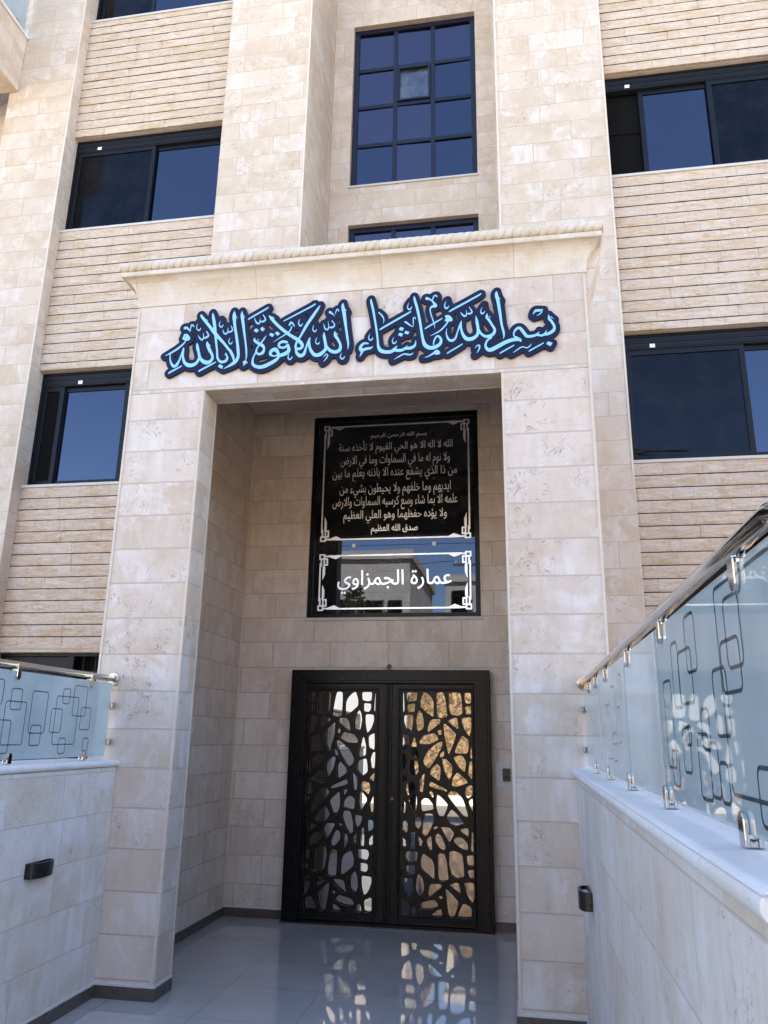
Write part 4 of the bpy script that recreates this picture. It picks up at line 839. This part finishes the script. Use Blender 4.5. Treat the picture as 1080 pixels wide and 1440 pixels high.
# ------------------------------------------------------------------ calligraphy sign on the lintel
sign = thing('calligraphy_sign', 'light blue Arabic calligraphy on a navy backing fixed to the stone lintel over the entrance', 'sign', (1.05, -0.03, 4.35))
caps = [[(a / 1e4, b / 1e4, c / 1e4) for a, b, c in s] for s in CALLI]; polys = [[(a / 1e4, b / 1e4) for a, b in q] for q in CALLI_DOTS]
obj('backing', sdf_sheet(caps, polys, 0.028, 0.0042, -0.024, -0.003), M['navy_back'], sign)
obj('lettering', sdf_sheet(caps, polys, -0.0030, 0.003, -0.0285, -0.0245), M['sky_letter'], sign)

# ------------------------------------------------------------------ small things in the porch
ic = thing('intercom', 'small black intercom on a pale plate beside the black door', 'intercom', (2.09, 2.26, 1.24))
obj('plate', MB().box(1.985, 2.14, 2.264, 2.2695, 1.13, 1.34), M['grout'], ic, bevel=0.002)
obj('panel', MB().box(2.044, 2.106, 2.235, 2.2635, 1.185, 1.29), M['lampblack'], ic, bevel=0.004)
obj('button', MB().disc((2.075, 1.215), 0.01, 2.230, 2.2345), M['frame'], ic)
ws = thing('wire_stub', 'small brown wire stub sticking out of the wall above the door', 'wire', (1.03, 2.27, 2.15))
obj('stub', MB().tube([(1.03, 2.2695, 2.165), (1.03, 2.245, 2.160), (1.04, 2.225, 2.148), (1.035, 2.215, 2.152)], [0.016, 0.018, 0.012, 0.004], 8), M['wood'], ws, smooth=True)
obj('plug', MB().disc((1.03, 2.165), 0.022, 2.2575, 2.2698, 10), M['skirt'], ws)

# ------------------------------------------------------------------ parapet walls with glass railings
def rounded_coping(xw0, xw1, y0, y1, zt, th, side):
    """flat slab with a bull-nose on the inner edge and the end"""
    m = MB(); n = 18; r = th / 2
    ring = [(xw1, zt - th), (xw1, zt)]
    arc = [(xw0 + side * (r - r * math.cos(math.pi * (k / n) - math.pi / 2) ) if False else xw0 + side * r - side * r * math.cos(math.pi / 2 - math.pi * k / n), zt - r + r * math.sin(math.pi / 2 - math.pi * k / n)) for k in range(n + 1)]
    ring = ring + arc
    N = len(ring)
    for y in (y0, y1): m.v += [(x, y, z) for x, z in ring]
    for k in range(N): m.f.append((k, (k + 1) % N, N + (k + 1) % N, N + k))
    m.f.append(tuple(range(N))); m.f.append(tuple(reversed(range(N, 2 * N))))
    return m
YE = -3.90; YER = -3.855
pw = thing('parapet_wall', 'pale stone parapet wall under the glass railing left of the entrance', 'wall', (-0.5, -2, 0), 'parapet walls beside the entrance')
obj('masonry', MB().box(-0.74, -0.387, YE, -0.001, -0.13, 1.326), M['wallstone'], pw, bevel=0.004)
obj('coping', rounded_coping(-0.366, -0.76, YE - 0.02, -0.0015, 1.371, 0.043, -1), M['coping'], pw, smooth=False, bevel=0.002)
obj('skirting', MB().box(-0.3865, -0.375, YE + 0.01, -0.013, 0.001, 0.07), M['skirt'], pw, bevel=0.002)
obj('grout_line', MB().box(-0.3865, -0.379, YE + 0.01, -0.009, 0.0705, 0.084), M['grout'], pw)
pr = thing('parapet_wall', 'pale stone parapet wall under the glass railing right of the entrance', 'wall', (2.7, -2, 0), 'parapet walls beside the entrance')
obj('masonry', MB().box(2.53, 2.89, YER, -0.001, -0.13, 1.333), M['wallstone'], pr, bevel=0.004)
obj('coping', rounded_coping(2.502, 2.91, YER - 0.02, -0.0015, 1.378, 0.044, 1), M['coping'], pr, bevel=0.002)
obj('skirting', MB().box(2.5185, 2.5295, YER + 0.01, -0.013, 0.001, 0.07), M['skirt'], pr, bevel=0.002)
obj('grout_line', MB().box(2.522, 2.5295, YER + 0.01, -0.009, 0.0705, 0.084), M['grout'], pr)

def clamp_mesh(top):
    """D-shaped glass clamp: cheeks either side of the glass, rounded end; origin where it is fixed"""
    m = MB(); n = 10; w = 0.018; h = 0.058
    out = [(-w, 0)] + [(-w * math.cos(math.pi * k / n), h - w + w * math.sin(math.pi * k / n)) for k in range(n + 1)] + [(w, 0)]
    s = -1 if top else 1
    for x0, x1 in ((-0.016, -0.0065), (0.0065, 0.016)):
        b = len(m.v); N = len(out)
        m.v += [(x0, y, s * z) for y, z in out] + [(x1, y, s * z) for y, z in out]
        m.f.append(tuple(range(b, b + N))); m.f.append(tuple(reversed(range(b + N, b + 2 * N))))
        for k in range(N): m.f.append((b + k, b + (k + 1) % N, b + N + (k + 1) % N, b + N + k))
    m.box(-0.0065, 0.0065, -w * .9, w * .9, min(0, s * 0.012), max(0, s * 0.012))
    if top: m.tube([(0, 0, 0.0), (0, 0, 0.030)], 0.012, 10)
    return m
clamp_src = {}
def clamp(parent, loc, top):
    key = bool(top)
    if key not in clamp_src:
        mb = clamp_mesh(top); o = obj('glass_clamp', mb, M['chrome'], None, bevel=0.0025); clamp_src[key] = o.data
        o.parent = parent; o.location = Vector(loc) - origin_of(parent); return o
    o = bpy.data.objects.new('glass_clamp', clamp_src[key]); COL.objects.link(o); o.parent = parent; o.location = Vector(loc) - origin_of(parent)
    b = o.modifiers.new('bevel', 'BEVEL'); b.width = 0.0025; b.segments = 2; b.limit_method = 'ANGLE'; b.angle_limit = math.radians(40)
    return o

def etch_rect(m, x, y0, y1, z0, z1, t=0.0055, rr=0.02, side=1):
    """rounded rectangular outline lying on the glass face"""
    r = min(rr, (y1 - y0) * 0.42, (z1 - z0) * 0.42); n = 6; o = []; i_ = []
    for (cy, cz, a0) in ((y1 - r, z1 - r, 0), (y0 + r, z1 - r, 90), (y0 + r, z0 + r, 180), (y1 - r, z0 + r, 270)):
        for k in range(n + 1):
            a = math.radians(a0 + 90 * k / n); o.append((cy + r * math.cos(a), cz + r * math.sin(a))); q = max(r - t, 0.002); i_.append((cy + q * math.cos(a), cz + q * math.sin(a)))
    N = len(o); b = len(m.v); m.v += [(x, y, z) for y, z in o] + [(x, y, z) for y, z in i_]
    for k in range(N): m.f.append((b + k, b + (k + 1) % N, b + N + (k + 1) % N, b + N + k))

def railing(lab, xg, inner, zc, zt, panels, rail_z, bot, top, etch, yend, xr, et):
    t = thing('glass_railing', lab, 'railing', (xg, -2, zc), 'glass railings on the parapet walls')
    for (a, b) in panels:
        p = obj('glass_panel', MB().box(xg - 0.006, xg + 0.006, a, b, zc + 0.022, zt), M['frost'], t, bevel=0.0015)
        e = MB(); cy0, cy1 = a + 0.02, b - 0.02
        for j, (y0, y1, z0, z1) in enumerate(etch):
            if y0 >= cy0 and y1 <= cy1: etch_rect(e, xg + inner * (0.0064 + 0.00025 * (j % 4)), y0, y1, max(z0, zc + 0.04), min(z1, zt - 0.012), et)
        if e.v: obj('etched_pattern', e, M['etch'], p)
    obj('handrail', MB().tube([(xr, -0.012, rail_z), (xr, yend + 0.10, rail_z), (xr, yend + 0.04, rail_z - 0.012), (xr, yend, rail_z - 0.05), (xr, yend - 0.01, rail_z - 0.16)], 0.0205, 18), M['steel'], t, smooth=True)
    obj('wall_flange', MB().disc((xr, rail_z), 0.042, -0.012, -0.0005).disc((xr, rail_z), 0.033, -0.022, -0.0125), M['chrome'], t, bevel=0.003)
    for y in bot: clamp(t, (xg, y, zc + 0.001), False)
    for y in top: clamp(t, (xg, y, rail_z - 0.022), True)
    for z in (zc + 0.11, zc + 0.34):            # clamps that hold the glass to the pillar
        m = MB().box(xg - 0.024, xg - 0.0075, -0.05, -0.001, z - 0.02, z + 0.02).box(xg + 0.0075, xg + 0.024, -0.05, -0.001, z - 0.02, z + 0.02)
        obj('wall_clamp', m, M['chrome'], t, bevel=0.008)
    return t
EL = [tuple(v / 1e3 for v in q) for q in ETCH_L]; ER = [tuple(v / 1e3 for v in q) for q in ETCH_R]
ER += [(-3.80, -3.41, 1.455, 1.95), (-3.02, -2.93, 1.62, 1.78), (-3.22, -3.11, 1.69, 1.82), (-3.33, -3.25, 1.44, 1.55), (-3.58, -3.47, 1.67, 1.80), (-2.93, -2.84, 1.44, 1.53)]
EL2 = EL + [(a - 1.28, b - 1.28, c, d) for a, b, c, d in EL] + [(a - 2.56, b - 2.56, c, d) for a, b, c, d in EL]
ER2 = ER + [(-3.62 - b, -3.62 - a, c, d) for a, b, c, d in EL[2:11] if -3.62 - b > -2.69 and -3.62 - a < -2.02] + [(-2.42 - b, -2.42 - a, c, d) for a, b, c, d in EL[1:8]]
railing('frosted glass railing with a round steel handrail left of the entrance', -0.46, 1, 1.371, 1.855,
        [(-1.30, -0.05), (-2.60, -1.32), (YE + 0.02, -2.62)], 1.886, (-0.306, -1.05, -1.55, -2.35, -2.85, -3.65), (-0.309, -1.071, -1.55, -2.35, -2.85, -3.65), EL2, YE - 0.02, -0.474, 0.006)
railing('frosted glass railing with a round steel handrail right of the entrance', 2.60, -1, 1.378, 1.842,
        [(-0.96, -0.06), (-1.99, -0.98), (-2.70, -2.01), (YER + 0.02, -2.72)], 1.872, (-0.64, -1.266, -1.981, -2.725, -3.48), (-0.42, -0.85, -1.331, -2.097, -2.817, -3.585), ER2, YER - 0.03, 2.60, 0.0075)

def wall_light(x, y0, y1, z0, z1, s, lab):
    t = thing('wall_light', lab, 'wall light', (x, (y0 + y1) / 2, z0), 'wall lights on the parapet walls')
    m = MB(); n = 16; yc = (y0 + y1) / 2; a = (y1 - y0) / 2; d = 0.05
    pts = [(x + s * (0.012 + d * math.sin(math.pi * k / n) ** 0.55), yc - a * math.cos(math.pi * k / n)) for k in range(n + 1)]
    inn = [(x + s * (0.006 + (d - 0.006) * math.sin(math.pi * k / n) ** 0.55), yc - (a - 0.006) * math.cos(math.pi * k / n)) for k in range(n + 1)]
    b = len(m.v)
    for z in (z0, z1): m.v += [(px, py, z) for px, py in pts] + [(px, py, z) for px, py in inn]
    K = n + 1
    for k in range(n):
        m.f += [(k, k + 1, 2 * K + k + 1, 2 * K + k), (K + k + 1, K + k, 3 * K + k, 3 * K + k + 1), (k, K + k, K + k + 1, k + 1), (2 * K + k, 2 * K + k + 1, 3 * K + k + 1, 3 * K + k)]
    obj('shade', m, M['lampblack'], t)
    obj('back_plate', MB().box(min(x + s * 0.0005, x + s * 0.011), max(x + s * 0.0005, x + s * 0.011), y0, y1, z0 + 0.001, z1 - 0.001), M['lampblack'], t)
    lens = MB(); q = [(x + s * 0.0125, yc - a * 0.9)] + [(x + s * (0.008 + (d - 0.008) * math.sin(math.pi * k / n) ** 0.55), yc - (a - 0.009) * math.cos(math.pi * k / n)) for k in range(1, n)] + [(x + s * 0.0125, yc + a * 0.9)]
    Q = len(q); lens.v = [(px, py, z0 + 0.012) for px, py in q] + [(px, py, z1 - 0.016) for px, py in q]
    lens.f = [tuple(range(Q)), tuple(reversed(range(Q, 2 * Q)))] + [(k, (k + 1) % Q, Q + (k + 1) % Q, Q + k) for k in range(Q)]
    obj('lens', lens, M['lens'], t)
wall_light(-0.387, -0.875, -0.665, 0.79, 0.866, 1, 'black curved wall light on the left parapet wall')
wall_light(2.53, -0.80, -0.60, 0.762, 0.845, -1, 'black curved wall light on the right parapet wall')

# ------------------------------------------------------------------ across the road: what the glass reflects
def far_house(name, lab, x0, x1, y0, y1, h, z0, wins, rot=0.0, pivot=None):
    t = thing(name, lab, 'building', ((x0 + x1) / 2, y1, z0))
    if rot: t.location = (pivot[0], pivot[1], z0)
    m = MB().box(x0, x1, y0, y1, z0 - 3, h)
    obj('wall', m, M['cream'], t)
    obj('roof_parapet', MB().box(x0 - .12, x1 + .12, y0 - .12, y1 + .12, h + 0.003, h + 0.35), M['cream'], t, bevel=0.02)
    obj('string_course', MB().box(x0 - .05, x1 + .05, y1 + 0.002, y1 + 0.10, z0 + (h - z0) * 0.5, z0 + (h - z0) * 0.5 + .18), M['cream'], t)
    for (xa, xb, za, zb) in wins:
        w = obj('window', MB().frame(xa, xb, za, zb, 0.06, y1 + 0.003, y1 + 0.07), M['framegrey'], t)
        obj('pane', MB().box(xa + .061, xb - .061, y1 + 0.005, y1 + 0.02, za + .061, zb - .061), M['screen'], w)
    if rot: t.rotation_euler = (0, 0, rot)
    return t
far_house('white_house', 'cream stone house standing above the hillside across the road', -9.5, -1.9, -28, -20, 8.2, 1.0,
          [(-8.6, -7.4, 5.6, 7.2), (-6.6, -5.6, 5.6, 7.2), (-4.9, -4.2, 5.2, 6.6), (-3.6, -2.9, 4.4, 6.6), (-2.75, -2.2, 4.4, 6.6), (-8.4, -7.2, 2.0, 3.6), (-6.2, -5.2, 2.0, 3.6), (-4.6, -3.4, 2.0, 3.6)])
far_house('long_house', 'long low stone terrace behind the cream house across the road', -1.2, 9.0, -34, -27, 8.6, 4.0,
          [(-0.9 + 1.5 * k, -0.1 + 1.5 * k, z, z + 1.3) for k in range(6) for z in (5.2, 6.9)])
far_house('flat_roof_house', 'flat roofed stone house at the right end of the hillside across the road', 11.0, 22.0, -33, -24, 9.5, 5.0,
          [(12 + 2.2 * k, 13.2 + 2.2 * k, z, z + 1.4) for k in range(4) for z in (6.0, 7.8)])
far_house('corner_house', 'stone house at the left end of the hillside across the road', -24.0, -12.0, -30, -19, 7.0, 0.5,
          [(-23 + 2.3 * k, -21.8 + 2.3 * k, z, z + 1.5) for k in range(5) for z in (1.6, 4.6)])

gw = thing('garden_wall', 'white rendered garden wall at the foot of the cream house across the road', 'wall', (-6, -16.6, 0))
obj('masonry', MB().box(-10.5, -1.5, -16.9, -16.6, -0.5, 3.5), M['whitewash'], gw)
obj('coping', MB().box(-10.56, -1.44, -16.96, -16.54, 3.503, 3.6), M['coping'], gw, bevel=0.01)
gate = obj('gate', MB().frame(-4.6, -3.4, 0.05, 2.3, 0.06, -16.597, -16.54), M['framegrey'], gw)
obj('gate_panel', MB().box(-4.539, -3.461, -16.59, -16.56, 0.111, 2.239), M['concrete'], gate)

def tree(lab, x, y, z, h, cr, n, seed, name='broadleaf_tree', group='trees across the road', slim=1.0):
    r = random.Random(seed); t = thing(name, lab, 'tree', (x, y, z), group)
    tr = MB(); ht = h * 0.42
    tr.tube([(x, y, z - 0.3), (x + .05, y, z + ht * .5), (x + .02, y + .04, z + ht), (x, y, z + h * .75)], [.13 * cr, .10 * cr, .075 * cr, .02], 8)
    tips = []
    for k in range(11):
        a = r.uniform(0, 6.28); u = r.uniform(.35, .8); b0 = Vector((x, y, z + h * u * .75)); L = cr * r.uniform(.5, .95)
        tip = b0 + Vector((math.cos(a) * L * slim, math.sin(a) * L * slim, L * r.uniform(.25, .9) / max(slim, .5))); tr.tube([b0, (b0 + tip) / 2 + Vector((0, 0, .05)), tip], [.05 * cr, .035 * cr, .012], 6); tips.append(tip)
    obj('trunk', tr, M['bark'], t, smooth=True)
    lf = MB(); cl = []
    for k in range(26):
        c = r.choice(tips) + Vector((r.gauss(0, .28), r.gauss(0, .28), r.gauss(0, .3))) * cr * slim; cl.append((c, r.uniform(.22, .42) * cr))
    for k in range(n):
        c, s = r.choice(cl); d = Vector((r.gauss(0, 1), r.gauss(0, 1), r.gauss(0, .8))).normalized() * s * r.random() ** .4
        p = c + d; q = r.uniform(.05, .10); e1 = Vector((r.gauss(0, 1), r.gauss(0, 1), r.gauss(0, .6))).normalized(); e2 = e1.orthogonal().normalized()
        lf.add([p - e1 * q, p + e2 * q * .5, p + e1 * q, p - e2 * q * .5], [(0, 1, 2, 3)])
    obj('crown', lf, M['leafgreen'], t); return t
tree('bushy green tree in front of the cream house across the road', -2.7, -18.6, hill_h(-2.7, -18.6), 7.4, 1.5, 5200, 3)
tree('tall slim tree between the two cream houses across the road', -13.0, -17.4, hill_h(-13.0, -17.4), 4.6, 0.9, 2600, 5, slim=.6)
tree('low spreading tree at the foot of the left slope across the road', -8.6, -16.2, hill_h(-8.6, -16.2), 3.4, 1.4, 3600, 9)
tree('rounded tree beside the terrace on the hill across the road', 1.9, -24.5, hill_h(1.9, -24.5), 2.4, 1.0, 2400, 13)
tree('broad tree on the right crest of the hillside across the road', 8.0, -21.5, hill_h(8.0, -21.5), 3.0, 1.5, 3000, 17)

pole = thing('utility_pole', 'brown wooden utility pole with a crossarm on the hillside across the road', 'pole', (0.35, -21.5, 5.0))
obj('mast', MB().tube([(0.35, -21.5, 4.5), (0.35, -21.5, 8.6)], [0.10, 0.075], 10), M['wood'], pole, smooth=True)
obj('crossarm', MB().box(-0.35, 1.05, -21.55, -21.45, 8.2, 8.29), M['wood'], pole)
ins = MB()
for x in (-.25, 0.05, .65, .95): ins.tube([(x, -21.5, 8.29), (x, -21.5, 8.40)], 0.035, 8)
obj('insulator', ins, M['white'], pole)
for k, (x, dz) in enumerate(((-.25, 0.0), (.95, -.1))):
    pts = [(x + (-16 if k == 0 else 18) * u, -21.5 + 2.5 * u, 8.4 - 1.3 * u * (1 - u) * 4 * .5 + (0.9 if k == 0 else 0.2) * u) for u in [i / 14 for i in range(15)]]
    tag(obj('overhead_cable', MB().tube(pts, 0.014, 6), M['lampblack'], smooth=True), 'thin black overhead cable running ' + ('left' if k == 0 else 'right') + ' from the utility pole', 'cable', 'overhead cables')

# person in black waiting at the street end of the entrance, seen in the mirror of the right door leaf
def person(x, y, z, face):
    t = thing('person', 'dark haired person in black clothes standing at the street end of the entrance', 'person', (x, y, z))
    V = []; E = []; R = []
    def v(p, r, par=None):
        V.append(p); R.append(r)
        if par is not None: E.append((par, len(V) - 1))
        return len(V) - 1
    pel = v((0, 0, .90), .135); wa = v((0, .01, 1.05), .115, pel); ch = v((0, 0, 1.22), .135, wa); nb = v((0, -.01, 1.36), .075, ch)
    nk = v((0, 0, 1.42), .050, nb); hd = v((0, .02, 1.49), .062, nk); h2 = v((0, .025, 1.56), .078, hd); h3 = v((0, .01, 1.615), .062, h2)
    for s in (-1, 1):
        hip = v((s * .085, 0, .85), .095, pel); kn = v((s * .10, .015, .48), .060, hip); an = v((s * .105, -.01, .09), .042, kn); he = v((s * .108, .03, .04), .040, an); v((s * .125, .16, .03), .032, he)
        sh = v((s * .165, -.01, 1.34), .056, ch); el = v((s * .225, -.02, 1.07), .042, sh); wr = v((s * .235, .06, .85), .028, el); pa = v((s * .233, .075, .78), .034, wr)
        for q, (dx, dy, L) in enumerate(((-.002, .030, .075), (.0, .012, .085), (.0, -.006, .08), (-.002, -.022, .062))):
            f1 = v((s * (.233 + dx), .075 + dy, .745), .0095, pa); v((s * (.226 + dx), .085 + dy, .745 - L * .8), .008, f1)
        t1 = v((s * .215, .112, .785), .010, pa); v((s * .208, .128, .745), .008, t1)
    me = bpy.data.meshes.new('body_source'); me.from_pydata(V, E, []); me.update()
    o = bpy.data.objects.new('body_source', me); COL.objects.link(o)
    o.modifiers.new('skin', 'SKIN'); ss = o.modifiers.new('sub', 'SUBSURF'); ss.levels = 2; ss.render_levels = 2
    for i, d in enumerate(me.skin_vertices[0].data): d.radius = (R[i], R[i]); d.use_root = (i == 0)
    bpy.context.view_layer.update()
    bm_ = bpy.data.meshes.new_from_object(o.evaluated_get(bpy.context.evaluated_depsgraph_get())); bpy.data.objects.remove(o)
    bm_.name = 'body'; bm_.materials.clear()
    for k in ('cloth', 'skin'): bm_.materials.append(M[k])
    for p in bm_.polygons:
        p.use_smooth = True; c = p.center
        p.material_index = 1 if c.z > 1.40 or (abs(c.x) > .19 and c.z < .86) else 0
    b = bpy.data.objects.new('body', bm_); COL.objects.link(b); b.parent = t
    off = Vector((x, y, z))
    hm = MB(); n = 14
    for j in range(9):
        th = math.pi * .62 * j / 8
        for i in range(n):
            a = 2 * math.pi * i / n; back = .5 - .5 * math.sin(a)
            tt = th * (0.62 + .55 * back)
            hm.v.append((x + .092 * math.sin(tt) * math.cos(a), y + .012 + .104 * math.sin(tt) * math.sin(a), z + 1.565 + .112 * math.cos(tt)))
    for j in range(8):
        for i in range(n): hm.f.append((j * n + i, j * n + (i + 1) % n, (j + 1) * n + (i + 1) % n, (j + 1) * n + i))
    obj('hair', hm, M['hair'], t, smooth=True)
    nz = MB().tube([(x, y + .092, z + 1.565), (x, y + .108, z + 1.535), (x, y + .098, z + 1.522)], [.007, .012, .009], 8)
    obj('nose', nz, M['skin'], t, smooth=True)
    for s in (-1, 1):
        obj('eye', MB().tube([(x + s * .03 - .010, y + .094, z + 1.568), (x + s * .03 + .010, y + .094, z + 1.568)], .006, 8), M['hair'], t)
        obj('ear', MB().tube([(x + s * .078, y + .01, z + 1.575), (x + s * .088, y + .005, z + 1.555), (x + s * .079, y + .012, z + 1.53)], [.010, .014, .009], 8), M['skin'], t, smooth=True)
    obj('mouth', MB().tube([(x - .022, y + .090, z + 1.500), (x, y + .096, z + 1.498), (x + .022, y + .090, z + 1.500)], [.003, .006, .003], 8), M['bark'], t, smooth=True)
    t.rotation_euler = (0, 0, face)
person(0.26, -4.55, 0.003, 0.0)
